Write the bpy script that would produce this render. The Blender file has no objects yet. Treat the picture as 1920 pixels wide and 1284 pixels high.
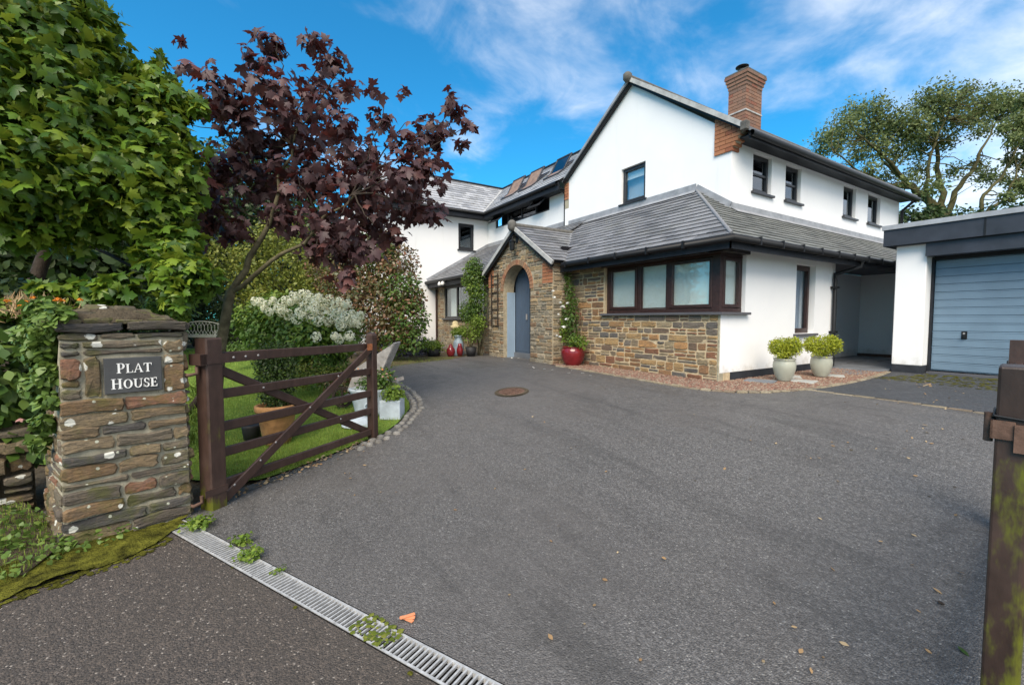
import bpy, math, random
import numpy as np
from mathutils import Vector, Matrix
from mathutils.geometry import tessellate_polygon
SC = bpy.context.scene
COL = SC.collection
# ------------------------------------------------------------------ camera
# house-aligned world: X runs along the front facade, Y runs back, Z up; the camera stands over the origin
CAM_H = 1.40
YAW = math.radians(57.9); TILT = math.atan(44/825.)
cam = bpy.data.cameras.new('camera'); camo = bpy.data.objects.new('camera', cam); COL.objects.link(camo)
cam.sensor_width = 36; cam.lens = 825/1920*36; cam.clip_start = .05; cam.clip_end = 3000
camo.location = (0, 0, CAM_H); camo.rotation_euler = (math.pi/2-TILT, 0, YAW)
SC.camera = camo
# ------------------------------------------------------------------ sky
SUN_EL, SUN_AZ = math.radians(46), math.radians(-46)      # azimuth: direction towards the sun, measured from +X
w = bpy.data.worlds.new('World'); SC.world = w; w.use_nodes = True
nt = w.node_tree; nt.nodes.clear()
def N(t, **k):
    n = nt.nodes.new(t)
    for a, b in k.items(): setattr(n, a, b)
    return n
def L(a, b): nt.links.new(a, b)
out = N('ShaderNodeOutputWorld'); bg = N('ShaderNodeBackground'); bg.inputs[1].default_value = .138
sky = N('ShaderNodeTexSky', sky_type='NISHITA', sun_disc=False, sun_elevation=SUN_EL, sun_rotation=math.pi/2-SUN_AZ)
sky.air_density = 1.0; sky.dust_density = .4; sky.ozone_density = 3.0
tint = N('ShaderNodeMix', data_type='RGBA', blend_type='MULTIPLY'); tint.inputs[0].default_value = 1
tint.inputs[7].default_value = (.16, .86, 1.08, 1)
L(sky.outputs[0], tint.inputs[6])
tc = N('ShaderNodeTexCoord'); sep = N('ShaderNodeSeparateXYZ'); L(tc.outputs['Generated'], sep.inputs[0])
zz = N('ShaderNodeMath', operation='MAXIMUM'); zz.inputs[1].default_value = .0; L(sep.outputs[2], zz.inputs[0])
za = N('ShaderNodeMath', operation='ADD'); za.inputs[1].default_value = .22; L(zz.outputs[0], za.inputs[0])
dx = N('ShaderNodeMath', operation='DIVIDE'); L(sep.outputs[0], dx.inputs[0]); L(za.outputs[0], dx.inputs[1])
dy = N('ShaderNodeMath', operation='DIVIDE'); L(sep.outputs[1], dy.inputs[0]); L(za.outputs[0], dy.inputs[1])
cb = N('ShaderNodeCombineXYZ'); L(dx.outputs[0], cb.inputs[0]); L(dy.outputs[0], cb.inputs[1])
mp = N('ShaderNodeMapping'); mp.inputs['Scale'].default_value = (1.0, .80, 1); mp.inputs['Rotation'].default_value = (0, 0, .55)
mp.inputs['Location'].default_value = (3.1, 1.7, 0)
L(cb.outputs[0], mp.inputs[0])
n1 = N('ShaderNodeTexNoise'); n1.inputs['Scale'].default_value = 1.5; n1.inputs['Detail'].default_value = 7; n1.inputs['Roughness'].default_value = .56; n1.inputs['Distortion'].default_value = .35
n2 = N('ShaderNodeTexNoise'); n2.inputs['Scale'].default_value = 4.5; n2.inputs['Detail'].default_value = 6; n2.inputs['Roughness'].default_value = .6; n2.inputs['Distortion'].default_value = .5
L(mp.outputs[0], n1.inputs['Vector']); L(mp.outputs[0], n2.inputs['Vector'])
# more cloud towards +Y / +X (right of the house), clearer towards -X
bias = N('ShaderNodeVectorMath', operation='DOT_PRODUCT'); bias.inputs[1].default_value = (.90, .30, 0); L(tc.outputs['Generated'], bias.inputs[0])
bm_ = N('ShaderNodeMath', operation='MULTIPLY_ADD'); bm_.inputs[1].default_value = .27; bm_.inputs[2].default_value = .0; L(bias.outputs['Value'], bm_.inputs[0])
s1 = N('ShaderNodeMath', operation='MULTIPLY_ADD'); s1.inputs[1].default_value = .42; L(n2.outputs[0], s1.inputs[0]); L(n1.outputs[0], s1.inputs[2])
s2 = N('ShaderNodeMath', operation='ADD'); L(s1.outputs[0], s2.inputs[0]); L(bm_.outputs[0], s2.inputs[1])
cr = N('ShaderNodeMapRange', interpolation_type='SMOOTHSTEP'); cr.inputs[1].default_value = .52; cr.inputs[2].default_value = .96; cr.inputs[4].default_value = .88
L(s2.outputs[0], cr.inputs[0])
cmix = N('ShaderNodeMix', data_type='RGBA'); L(cr.outputs[0], cmix.inputs[0]); L(tint.outputs[2], cmix.inputs[6]); cmix.inputs[7].default_value = (6.0, 6.15, 6.5, 1)
L(cmix.outputs[2], bg.inputs[0]); L(bg.outputs[0], out.inputs[0])
# ------------------------------------------------------------------ sun (veiled by thin cloud: soft)
sl = bpy.data.lights.new('sun', 'SUN'); sl.energy = 3.7; sl.angle = math.radians(42); sl.color = (1, .875, .72)
so = bpy.data.objects.new('sun', sl); COL.objects.link(so)
sd = Vector((math.cos(SUN_EL)*math.cos(SUN_AZ), math.cos(SUN_EL)*math.sin(SUN_AZ), math.sin(SUN_EL)))
so.rotation_euler = sd.to_track_quat('Z', 'Y').to_euler(); so.location = (6, -8, 12)
SC.view_settings.view_transform = 'Standard'; SC.view_settings.look = 'None'
SC.view_settings.exposure = 0.60; SC.view_settings.gamma = 1
try: SC.view_settings.use_curve_mapping = False
except Exception: pass
# ------------------------------------------------------------------ helpers
FWD = Vector((-math.sin(YAW)*math.cos(TILT), math.cos(YAW)*math.cos(TILT), -math.sin(TILT)))
RGT = Vector((math.cos(YAW), math.sin(YAW), 0))
UPV = RGT.cross(FWD)
CP = Vector((0, 0, CAM_H))
def at(px, py, dep):                     # a surveyed point of the photograph at a chosen distance
    return CP + dep*(FWD + (px-960)/825.*RGT - (py-642)/825.*UPV)
def dd(x, y): return -.443*x+.897*y-1.294
def gz(x, y):
    t = max(0., min(1., (dd(x, y)-1.0)/4.8)); return .44*t*t*(3-2*t)
def ong(px, py):
    d = at(px, py, 1)-CP; k = .5
    while k < 300:
        p = CP+d*k
        if p.z < gz(p.x, p.y): return Vector((p.x, p.y, gz(p.x, p.y)))
        k *= 1.002
def scr(p):                              # rough size weight: distance along the view
    v = Vector(p)-CP; return max(.3, v.dot(FWD))
def proj(p):
    v = Vector(p)-CP; D = v.dot(FWD)
    if D < .1: return (-9e3, -9e3)
    return (960+825*v.dot(RGT)/D, 642-825*v.dot(UPV)/D)
WLOC = {}
def wl(o): return WLOC.get(o.name, Vector((0, 0, 0))) if o else Vector((0, 0, 0))
def meta(o, label=None, cat=None, group=None, kind=None):
    if label: o['label'] = label
    if cat: o['category'] = cat
    if group: o['group'] = group
    if kind: o['kind'] = kind
    return o
def place(o, loc, parent=None):
    loc = Vector(loc); o.location = loc
    WLOC[o.name] = loc
    if parent:
        o.parent = parent; o.matrix_parent_inverse = Matrix.Translation(-wl(parent))
    COL.objects.link(o); return o
def thing(name, loc, label, cat, group=None):
    o = bpy.data.objects.new(name, None); o.empty_display_size = .2
    meta(o, label, cat, group); return place(o, loc)
def fastmesh(name, V, F, mat, rnd=None, smooth=False):
    """V (n,3), F (m,3) triangles (numpy)"""
    V = np.asarray(V, dtype=np.float32); F = np.asarray(F, dtype=np.int32)
    me = bpy.data.meshes.new(name)
    me.vertices.add(len(V)); me.vertices.foreach_set('co', V.ravel())
    me.loops.add(len(F)*3); me.loops.foreach_set('vertex_index', F.ravel())
    me.polygons.add(len(F)); me.polygons.foreach_set('loop_start', np.arange(0, len(F)*3, 3, dtype=np.int32))
    if smooth: me.polygons.foreach_set('use_smooth', np.ones(len(F), dtype=bool))
    if rnd is not None:
        a = me.attributes.new('rnd', 'FLOAT', 'FACE'); a.data.foreach_set('value', np.asarray(rnd, dtype=np.float32))
    me.update(calc_edges=True)
    if mat: me.materials.append(mat)
    return me
class MB:
    """collects faces of any size; world coordinates"""
    def __init__(s): s.v = []; s.f = []; s.r = []; s.sm = []
    def add(s, vs, fs, r=0., smooth=False):
        b = len(s.v); s.v += [tuple(p) for p in vs]
        for f in fs: s.f.append([i+b for i in f]); s.r.append(r); s.sm.append(smooth)
        return s
    def box(s, a, b, r=0.):
        x0, y0, z0 = a; x1, y1, z1 = b
        return s.add([(x0,y0,z0),(x1,y0,z0),(x1,y1,z0),(x0,y1,z0),(x0,y0,z1),(x1,y0,z1),(x1,y1,z1),(x0,y1,z1)],
                     [(0,3,2,1),(4,5,6,7),(0,1,5,4),(1,2,6,5),(2,3,7,6),(3,0,4,7)], r)
    def fbox(s, O, U, W, Nn, u0, u1, w0, w1, n0, n1, r=0., ch=0):
        """box in a frame O,U,W(up),N(out); optional chamfer on the n1 side"""
        P = lambda u, v, n: O+U*u+W*v+Nn*n
        if ch <= 0:
            vs = [P(u0,w0,n0),P(u1,w0,n0),P(u1,w1,n0),P(u0,w1,n0),P(u0,w0,n1),P(u1,w0,n1),P(u1,w1,n1),P(u0,w1,n1)]
            return s.add(vs, [(0,3,2,1),(4,5,6,7),(0,1,5,4),(1,2,6,5),(2,3,7,6),(3,0,4,7)], r)
        vs = [P(u0,w0,n0),P(u1,w0,n0),P(u1,w1,n0),P(u0,w1,n0),P(u0,w0,n1-ch),P(u1,w0,n1-ch),P(u1,w1,n1-ch),P(u0,w1,n1-ch),
              P(u0+ch,w0+ch,n1),P(u1-ch,w0+ch,n1),P(u1-ch,w1-ch,n1),P(u0+ch,w1-ch,n1)]
        return s.add(vs, [(0,3,2,1),(0,1,5,4),(1,2,6,5),(2,3,7,6),(3,0,4,7),(4,5,9,8),(5,6,10,9),(6,7,11,10),(7,4,8,11),(8,9,10,11)], r)
    def beam(s, p, q, wd, ht, up=Vector((0,0,1)), r=0., ch=0.):
        p = Vector(p); q = Vector(q); d = (q-p); l = d.length; d.normalize()
        side = d.cross(up).normalized(); u2 = side.cross(d).normalized()
        if ch > 0:
            a, b = wd/2, ht/2
            pr = [(-a+ch,-b),(a-ch,-b),(a,-b+ch),(a,b-ch),(a-ch,b),(-a+ch,b),(-a,b-ch),(-a,-b+ch)]
        else: pr = [(-wd/2,-ht/2),(wd/2,-ht/2),(wd/2,ht/2),(-wd/2,ht/2)]
        n = len(pr)
        vs = [p+side*x+u2*y for x, y in pr]+[q+side*x+u2*y for x, y in pr]
        fs = [(i,(i+1)%n,n+(i+1)%n,n+i) for i in range(n)]+[tuple(range(n))[::-1], tuple(range(n,2*n))]
        return s.add(vs, fs, r)
    def tube(s, pts, rad, n=8, r=0., smooth=True, cap=True):
        pts = [Vector(p) for p in pts]; m = len(pts)
        if not hasattr(rad, '__len__'): rad = [rad]*m
        vs = []; prev = None
        for i, p in enumerate(pts):
            t = (pts[min(i+1,m-1)]-pts[max(i-1,0)]).normalized()
            if prev is None: a = t.orthogonal().normalized()
            else:
                a = prev-t*prev.dot(t)
                a = a.normalized() if a.length > 1e-6 else t.orthogonal().normalized()
            prev = a; b = t.cross(a)
            for k in range(n):
                g = 2*math.pi*k/n; vs.append(p+(a*math.cos(g)+b*math.sin(g))*rad[i])
        fs = [(i*n+k, i*n+(k+1)%n, (i+1)*n+(k+1)%n, (i+1)*n+k) for i in range(m-1) for k in range(n)]
        s.add(vs, fs, r, smooth)
        if cap: s.add(vs[:n], [tuple(range(n))[::-1]], r); s.add(vs[-n:], [tuple(range(n))], r)
        return s
    def lathe(s, c, prof, n=28, r=0., smooth=True):
        c = Vector(c); vs = []
        for (rr, z) in prof:
            for k in range(n):
                g = 2*math.pi*k/n; vs.append(c+Vector((rr*math.cos(g), rr*math.sin(g), z)))
        fs = [(i*n+k, i*n+(k+1)%n, (i+1)*n+(k+1)%n, (i+1)*n+k) for i in range(len(prof)-1) for k in range(n)]
        return s.add(vs, fs, r, smooth)
    def prism(s, poly, n0, n1, fr=None, r=0.):
        """extrude a (u,v) outline (ccw seen from +n) between n0 and n1 in frame (O,U,W,N)"""
        O, U, W, Nn = fr
        k = len(poly)
        vs = [O+U*u+W*v+Nn*n0 for u, v in poly]+[O+U*u+W*v+Nn*n1 for u, v in poly]
        tri = tessellate_polygon([[Vector((u, v, 0)) for u, v in poly]])
        fs = []
        for t in tri:
            a, b, c_ = [Vector(poly[i]+(0,)) for i in t]
            if (b-a).cross(c_-a).z < 0: t = (t[0], t[2], t[1])
            fs.append((t[2], t[1], t[0])); fs.append((t[0]+k, t[1]+k, t[2]+k))
        fs += [(i, (i+1) % k, k+(i+1) % k, k+i) for i in range(k)]
        return s.add(vs, fs, r)
    def build(s, name, mat, parent=None, bevel=0, **m):
        me = bpy.data.meshes.new(name)
        V = np.array([tuple(p) for p in s.v], dtype=float)
        lo, hi = V.min(0), V.max(0); c = Vector(((lo[0]+hi[0])/2, (lo[1]+hi[1])/2, lo[2]))
        V = V-np.array(c)
        me.from_pydata(V.tolist(), [], s.f)
        if any(s.sm): me.polygons.foreach_set('use_smooth', np.array(s.sm, dtype=bool))
        a = me.attributes.new('rnd', 'FLOAT', 'FACE'); a.data.foreach_set('value', np.array(s.r, dtype=np.float32))
        me.update()
        if mat: me.materials.append(mat)
        o = bpy.data.objects.new(name, me)
        if bevel:
            b = o.modifiers.new('bevel', 'BEVEL'); b.width = bevel; b.segments = 2; b.limit_method = 'ANGLE'; b.angle_limit = .6
        meta(o, **{k: v for k, v in m.items() if k in ('label','cat','group','kind')})
        place(o, c, parent); return o
def addmesh(name, me, parent=None, loc=(0,0,0), **m):
    o = bpy.data.objects.new(name, me); meta(o, **m); return place(o, loc, parent)
def fmb(name, V, F, mat, parent=None, rnd=None, smooth=False, **m):
    V = np.asarray(V, dtype=np.float64)
    lo, hi = V.min(0), V.max(0); c = np.array([(lo[0]+hi[0])/2, (lo[1]+hi[1])/2, lo[2]])
    me = fastmesh(name, V-c, F, mat, rnd, smooth)
    return addmesh(name, me, parent, c, **m)
def copy_tree(o, delta, label=None):
    """copy a thing with its parts and sub-parts, moved by delta"""
    c = o.copy(); COL.objects.link(c); c.location = o.location+Vector(delta)
    WLOC[c.name] = wl(o)
    if label: c['label'] = label
    for ch in list(o.children):
        d = ch.copy(); COL.objects.link(d); d.parent = c
        for g in list(ch.children):
            e = g.copy(); COL.objects.link(e); e.parent = d
    return c
Z = Vector((0,0,1)); X = Vector((1,0,0)); Y = Vector((0,1,0))
FRONT = lambda y, x=0., z=0.: (Vector((x, y, z)), X, Z, -Y)          # wall facing the camera side; u = X
SIDE = lambda x, y=0., z=0.: (Vector((x, y, z)), Y, Z, X)            # wall facing +X; u = Y
def clip(poly, cp):
    """Sutherland-Hodgman: subject clipped by convex ccw polygon"""
    outp = list(poly)
    for i in range(len(cp)):
        a, b = cp[i], cp[(i+1) % len(cp)]
        ins = lambda p: (b[0]-a[0])*(p[1]-a[1])-(b[1]-a[1])*(p[0]-a[0]) >= -1e-9
        inp = outp; outp = []
        for j in range(len(inp)):
            p, q = inp[j-1], inp[j]
            pi, qi = ins(p), ins(q)
            if pi != qi:
                d1 = (b[0]-a[0])*(p[1]-a[1])-(b[1]-a[1])*(p[0]-a[0]); d2 = (b[0]-a[0])*(q[1]-a[1])-(b[1]-a[1])*(q[0]-a[0])
                t = d1/(d1-d2); outp.append((p[0]+t*(q[0]-p[0]), p[1]+t*(q[1]-p[1])))
            if qi: outp.append(q)
        if not outp: return []
    res = []
    for p in outp:
        if not res or abs(p[0]-res[-1][0])+abs(p[1]-res[-1][1]) > 1e-5: res.append(p)
    return res
def area(p): return .5*sum(p[i-1][0]*p[i][1]-p[i][0]*p[i-1][1] for i in range(len(p)))
def ccw(p): return p if area(p) > 0 else p[::-1]
def wall(name, fr, outline, holes, mat, parent, depth=.0, reveal=.1, **m):
    """front sheet with real openings, reveals cut back, and a returned outer edge of the given depth"""
    O, U, W, Nn = fr; mb = MB()
    loops = [ccw(outline)]+[ccw(h)[::-1] for h in holes]
    pts = [p for l in loops for p in l]
    for t in tessellate_polygon([[Vector((u, v, 0)) for u, v in l] for l in loops]):
        a, b, c_ = [pts[i] for i in t]
        if (b[0]-a[0])*(c_[1]-a[1])-(b[1]-a[1])*(c_[0]-a[0]) < 0: t = (t[0], t[2], t[1])
        mb.add([O+U*pts[i][0]+W*pts[i][1] for i in t], [(0,1,2)])
    if depth > 0:
        l = loops[0]
        for i in range(len(l)):
            a, b = l[i-1], l[i]
            mb.add([O+U*a[0]+W*a[1], O+U*a[0]+W*a[1]-Nn*depth, O+U*b[0]+W*b[1]-Nn*depth, O+U*b[0]+W*b[1]], [(0,1,2,3)])
    for h in loops[1:]:
        for i in range(len(h)):
            a, b = h[i-1], h[i]
            mb.add([O+U*a[0]+W*a[1], O+U*a[0]+W*a[1]-Nn*reveal, O+U*b[0]+W*b[1]-Nn*reveal, O+U*b[0]+W*b[1]], [(0,1,2,3)])
    return mb.build(name, mat, parent, **m)
def rect(u0, u1, v0, v1): return [(u0,v0),(u1,v0),(u1,v1),(u0,v1)]
def prj_area(mb):
    P = [proj(v) for v in mb.v]
    xs = [min(max(p[0],-1),1921) for p in P]; ys = [min(max(p[1],-1),1285) for p in P]
    return (max(xs)-min(xs))*(max(ys)-min(ys))
class Pieces:
    """alike pieces of one thing: the 300 that show largest become parts, the rest one joined part"""
    def __init__(s, name): s.name = name; s.items = []
    def add(s, mb, mat, parent): s.items.append((mb, mat, parent))
    def finish(s, limit=295, lbl=None):
        it = sorted(s.items, key=lambda t: -prj_area(t[0]))
        for mb, mat, par in it[:limit]: mb.build(s.name, mat, par)
        rest = {}
        for mb, mat, par in it[limit:]:
            rest.setdefault((par.name, mat.name), [MB(), mat, par])[0].add(mb.v, mb.f, mb.r[0])
        for k, (mb, mat, par) in rest.items(): mb.build(s.name+'_field', mat, par, kind='stuff')
# ------------------------------------------------------------------ materials
def mk(name, rough=.8, spec=.3, base=(.5,.5,.5)):
    m = bpy.data.materials.new(name); m.use_nodes = True; t = m.node_tree
    b = t.nodes['Principled BSDF']; b.inputs['Roughness'].default_value = rough
    b.inputs['Specular IOR Level'].default_value = spec; b.inputs['Base Color'].default_value = (*base, 1)
    return m, t, b
def nd(t, ty, ins=None, **k):
    n = t.nodes.new(ty)
    for a, b in k.items(): setattr(n, a, b)
    for a, b in (ins or {}).items():
        if isinstance(b, bpy.types.NodeSocket): t.links.new(b, n.inputs[a])
        else: n.inputs[a].default_value = b
    return n
def c4(c): return (*c, 1)
def noise(t, sc, det=4, ro=.55, vec=None, dist=0.):
    ins = {'Scale': sc, 'Detail': det, 'Roughness': ro, 'Distortion': dist}
    if vec is not None: ins['Vector'] = vec
    return nd(t, 'ShaderNodeTexNoise', ins)
def ramp(t, fac, stops, interp='LINEAR'):
    n = t.nodes.new('ShaderNodeValToRGB'); n.color_ramp.interpolation = interp
    e = n.color_ramp.elements
    while len(e) > 1: e.remove(e[-1])
    e[0].position = stops[0][0]; e[0].color = c4(stops[0][1])
    for p, c in stops[1:]: x = e.new(p); x.color = c4(c)
    t.links.new(fac, n.inputs[0]); return n.outputs[0]
def mix(t, fac, a, b, mode='MIX'):
    n = t.nodes.new('ShaderNodeMix'); n.data_type = 'RGBA'; n.blend_type = mode
    for i, v in ((0, fac), (6, a), (7, b)):
        if isinstance(v, bpy.types.NodeSocket): t.links.new(v, n.inputs[i])
        elif i == 0: n.inputs[0].default_value = v
        else: n.inputs[i].default_value = c4(v)
    return n.outputs[2]
def math_(t, op, a, b=0., c=0.):
    n = t.nodes.new('ShaderNodeMath'); n.operation = op
    for i, v in enumerate((a, b, c)):
        if isinstance(v, bpy.types.NodeSocket): t.links.new(v, n.inputs[i])
        else: n.inputs[i].default_value = v
    return n.outputs[0]
def mrange(t, v, a, b, c=0., d=1.):
    n = nd(t, 'ShaderNodeMapRange', {0: v, 1: a, 2: b, 3: c, 4: d}, interpolation_type='SMOOTHSTEP'); return n.outputs[0]
def bump(t, b, h, st, dist=.01):
    n = nd(t, 'ShaderNodeBump', {'Height': h, 'Strength': st, 'Distance': dist})
    if b.inputs['Normal'].is_linked: t.links.new(b.inputs['Normal'].links[0].from_socket, n.inputs['Normal'])
    t.links.new(n.outputs[0], b.inputs['Normal'])
def opos(t): return nd(t, 'ShaderNodeNewGeometry').outputs['Position']
def rndv(t):
    a = nd(t, 'ShaderNodeAttribute', attribute_name='rnd').outputs['Fac']; o = nd(t, 'ShaderNodeObjectInfo').outputs['Random']
    return math_(t, 'FRACT', math_(t, 'ADD', a, o))
def grain(name, base, rough=.8, spec=.3, var=.15, sc=6, bsc=60, bst=.2, bd=.004):
    m, t, b = mk(name, rough, spec); P = opos(t)
    f = noise(t, sc, 5, .6, P).outputs[0]
    dk = tuple(c*(1-var) for c in base); lt = tuple(min(1, c*(1+var)) for c in base)
    t.links.new(ramp(t, f, [(.3, dk), (.7, lt)]), b.inputs['Base Color'])
    if bst: bump(t, b, noise(t, bsc, 4, .6, P).outputs[0], bst, bd)
    return m
def leafmat(name, stops, rough=.5, trans=.25, spec=.35, tcol=None, vsc=1.3):
    m, t, b = mk(name, rough, spec)
    r = rndv(t); P = opos(t); n = noise(t, vsc, 3, .5, P).outputs[0]
    f = math_(t, 'ADD', math_(t, 'MULTIPLY', r, .65), math_(t, 'MULTIPLY', n, .45))
    col = ramp(t, f, stops); t.links.new(col, b.inputs['Base Color'])
    tr = nd(t, 'ShaderNodeBsdfTranslucent'); t.links.new(mix(t, .6, col, tcol or stops[-1][1]), tr.inputs[0])
    ms = nd(t, 'ShaderNodeMixShader', {0: trans, 1: b.outputs[0], 2: tr.outputs[0]})
    t.links.new(ms.outputs[0], t.nodes['Material Output'].inputs[0]); return m
# ================================================================== materials
def M_render():
    m, t, b = mk('white_render', .9, .15); P = opos(t)
    f = noise(t, .9, 4, .6, P).outputs[0]
    st = nd(t, 'ShaderNodeMapping', {'Vector': P, 'Scale': (3.2, 3.2, .35)}).outputs[0]
    f2 = noise(t, 1.2, 5, .65, st).outputs[0]
    c = ramp(t, f, [(.3, (.77, .77, .775)), (.7, (.82, .82, .815))])
    c = mix(t, mrange(t, f2, .56, .80, 0, .34), c, (.58, .58, .55))
    h = nd(t, 'ShaderNodeSeparateXYZ', {0: P}).outputs[2]
    sp = math_(t, 'ADD', noise(t, 5, 5, .7, P).outputs[0], mrange(t, h, .5, .95, .20, -.25))
    c = mix(t, mrange(t, sp, .50, .80, 0, .45), c, (.42, .38, .32))
    t.links.new(c, b.inputs['Base Color']); bump(t, b, noise(t, 120, 4, .7, P).outputs[0], .22, .004); bump(t, b, noise(t, 2.2, 2, .5, P).outputs[0], .25, .02)
    return m
RENDER = M_render()
def M_stone(name, stops, lichen=0., moss=0., gsc=9):
    m, t, b = mk(name, .88, .2); P = opos(t); r = rndv(t)
    c = ramp(t, r, stops, 'CONSTANT')
    sv = nd(t, 'ShaderNodeMapping', {'Vector': P, 'Scale': (1, 1, 3.2)}).outputs[0]
    n = noise(t, gsc, 6, .68, sv).outputs[0]
    c = mix(t, mrange(t, n, .40, .70, 0, .55), c, (.10, .085, .07))
    n2 = noise(t, gsc*2.2, 5, .7, P).outputs[0]
    c = mix(t, mrange(t, n2, .52, .75, 0, .4), c, (.30, .22, .13))
    c = mix(t, mrange(t, noise(t, 60, 3, .6, P).outputs[0], .35, .7, .0, .35), c, (.06, .055, .05))
    if moss:
        g = noise(t, 5.5, 5, .65, P).outputs[0]; c = mix(t, mrange(t, g, .56-.1*moss, .70, 0, .65*moss), c, (.085, .095, .02))
    if lichen:
        pl = nd(t, 'ShaderNodeVectorMath', {0: P, 1: noise(t, 14, 3, .6, P).outputs['Color']}, operation='MULTIPLY_ADD')
        pl.inputs[1].default_value = (1,1,1)
        v = nd(t, 'ShaderNodeTexVoronoi', {'Vector': P, 'Scale': 9.5, 'Randomness': 1.}); d = v.outputs['Distance']
        w_ = noise(t, 34, 3, .6, P).outputs[0]
        dd_ = math_(t, 'ADD', d, math_(t, 'MULTIPLY', w_, .30))
        sel = nd(t, 'ShaderNodeSeparateColor', {0: v.outputs['Color']}).outputs[0]
        lm = math_(t, 'MULTIPLY', mrange(t, dd_, .40, .36, 0, 1), math_(t, 'GREATER_THAN', sel, 1-lichen))
        c = mix(t, lm, c, (.60, .60, .54))
        v2 = nd(t, 'ShaderNodeTexVoronoi', {'Vector': P, 'Scale': 21, 'Randomness': 1.})
        s2_ = nd(t, 'ShaderNodeSeparateColor', {0: v2.outputs['Color']}).outputs[1]
        c = mix(t, math_(t, 'MULTIPLY', mrange(t, math_(t, 'ADD', v2.outputs['Distance'], math_(t, 'MULTIPLY', w_, .3)), .36, .33, 0, .85), math_(t, 'GREATER_THAN', s2_, .87)), c, (.50, .52, .42))
    t.links.new(c, b.inputs['Base Color'])
    bump(t, b, noise(t, 22, 6, .7, sv).outputs[0], .8, .02); bump(t, b, noise(t, 110, 3, .6, P).outputs[0], .4, .004)
    return m
STONE = M_stone('rubble_stone', [(0, (.28,.155,.078)), (.12, (.19,.16,.13)), (.24, (.36,.21,.095)), (.34, (.26,.20,.13)), (.44, (.14,.13,.12)),
    (.54, (.40,.26,.12)), (.64, (.25,.115,.065)), (.74, (.33,.26,.16)), (.84, (.21,.145,.10)), (.93, (.44,.24,.10))])
PSTONE = M_stone('porch_stone', [(0, (.32,.24,.15)), (.15, (.38,.31,.21)), (.3, (.25,.21,.155)), (.45, (.43,.31,.17)), (.6, (.32,.28,.21)), (.75, (.29,.185,.11)), (.9, (.46,.38,.27))])
GSTONE = M_stone('pillar_stone', [(0, (.20,.145,.085)), (.14, (.12,.10,.08)), (.3, (.25,.19,.115)), (.45, (.085,.08,.076)), (.6, (.22,.14,.075)), (.75, (.18,.15,.11)), (.9, (.24,.12,.075))], .42, 1.0, 8)
DSTONE = M_stone('cap_slate_stone', [(0, (.06,.058,.056)), (.5, (.085,.075,.062)), (.8, (.05,.05,.052))], .10, .35, 8)
MORTAR = grain('sandy_mortar', (.50,.40,.26), .95, .1, .22, 14, 90, .6, .006)
MORTAR_P = grain('porch_mortar', (.36,.31,.22), .95, .1, .25, 16, 80, .6, .008)
MORTAR_OLD = grain('old_mortar', (.34,.31,.23), .95, .1, .3, 16, 80, .7, .01)
def M_brick(name, stops):
    m, t, b = mk(name, .9, .15); P = opos(t); r = rndv(t)
    c = ramp(t, r, stops); c = mix(t, mrange(t, noise(t, 40, 5, .7, P).outputs[0], .45, .75, 0, .55), c, (.12, .085, .065))
    t.links.new(c, b.inputs['Base Color']); bump(t, b, noise(t, 120, 4, .7, P).outputs[0], .5, .004); return m
BRICK = M_brick('orange_brick', [(0, (.34,.145,.075)), (.5, (.41,.18,.095)), (1, (.28,.105,.06))])
BRICK_A = M_brick('arch_brick', [(0, (.30,.17,.10)), (.5, (.36,.19,.11)), (.8, (.25,.17,.11)), (1, (.30,.12,.07))])
BRICK_C = M_brick('weathered_brick', [(0, (.21,.115,.08)), (.5, (.27,.155,.11)), (.8, (.18,.12,.095)), (1, (.24,.10,.07))])
def M_slate(name, lo, hi):
    m, t, b = mk(name, .42, .5); P = opos(t); r = rndv(t)
    c = ramp(t, r, [(0, lo), (.6, hi), (1, tuple(x*1.12 for x in hi))])
    c = mix(t, mrange(t, noise(t, 2.6, 6, .65, P).outputs[0], .45, .72, 0, .55), c, (.17, .17, .155))
    c = mix(t, mrange(t, noise(t, 26, 4, .7, P).outputs[0], .5, .75, 0, .4), c, (.06, .06, .065))
    t.links.new(c, b.inputs['Base Color'])
    t.links.new(mrange(t, noise(t, 8, 4, .6, P).outputs[0], .3, .7, .34, .6), b.inputs['Roughness'])
    bump(t, b, noise(t, 45, 4, .7, P).outputs[0], .35, .004); return m
SLATE = M_slate('roof_slate', (.105,.108,.118), (.185,.187,.20))
SLATE_N = M_slate('newer_roof_slate', (.25,.255,.27), (.40,.405,.42))
SLATE_G = M_slate('mossy_roof_slate', (.10,.105,.10), (.175,.18,.168))
LEAD = grain('lead_flashing', (.27,.28,.30), .55, .4, .25, 5, 40, .3)
WETLEAD = grain('pale_verge_cement', (.40,.40,.39), .8, .3, .25, 6, 50, .4)
RIDGE = grain('ridge_tile', (.11,.105,.095), .75, .3, .35, 10, 60, .5)
DARKTRIM = grain('charcoal_painted_trim', (.016,.018,.023), .55, .25, .3, 4, 30, .08)
GUTTER = grain('black_gutter_plastic', (.011,.012,.014), .5, .28, .3, 3, 20, .05)
SOFFIT = grain('grey_soffit', (.09,.09,.10), .7, .3, .1, 3, 20, .1)
PLINTH = grain('black_plinth_paint', (.024,.027,.034), .7, .3, .35, 8, 40, .3)
BROWNWOOD = grain('dark_brown_frame', (.042,.020,.017), .38, .45, .35, 18, 60, .15)
LINTEL = grain('dark_lintel_board', (.040,.034,.034), .5, .35, .3, 4, 40, .15)
GREYFRAME = grain('dark_grey_frame', (.028,.029,.033), .4, .45, .2, 8, 40, .08)
FASCIA = grain('blue_black_garage_fascia', (.030,.035,.047), .5, .4, .3, 3, 30, .12)
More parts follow.
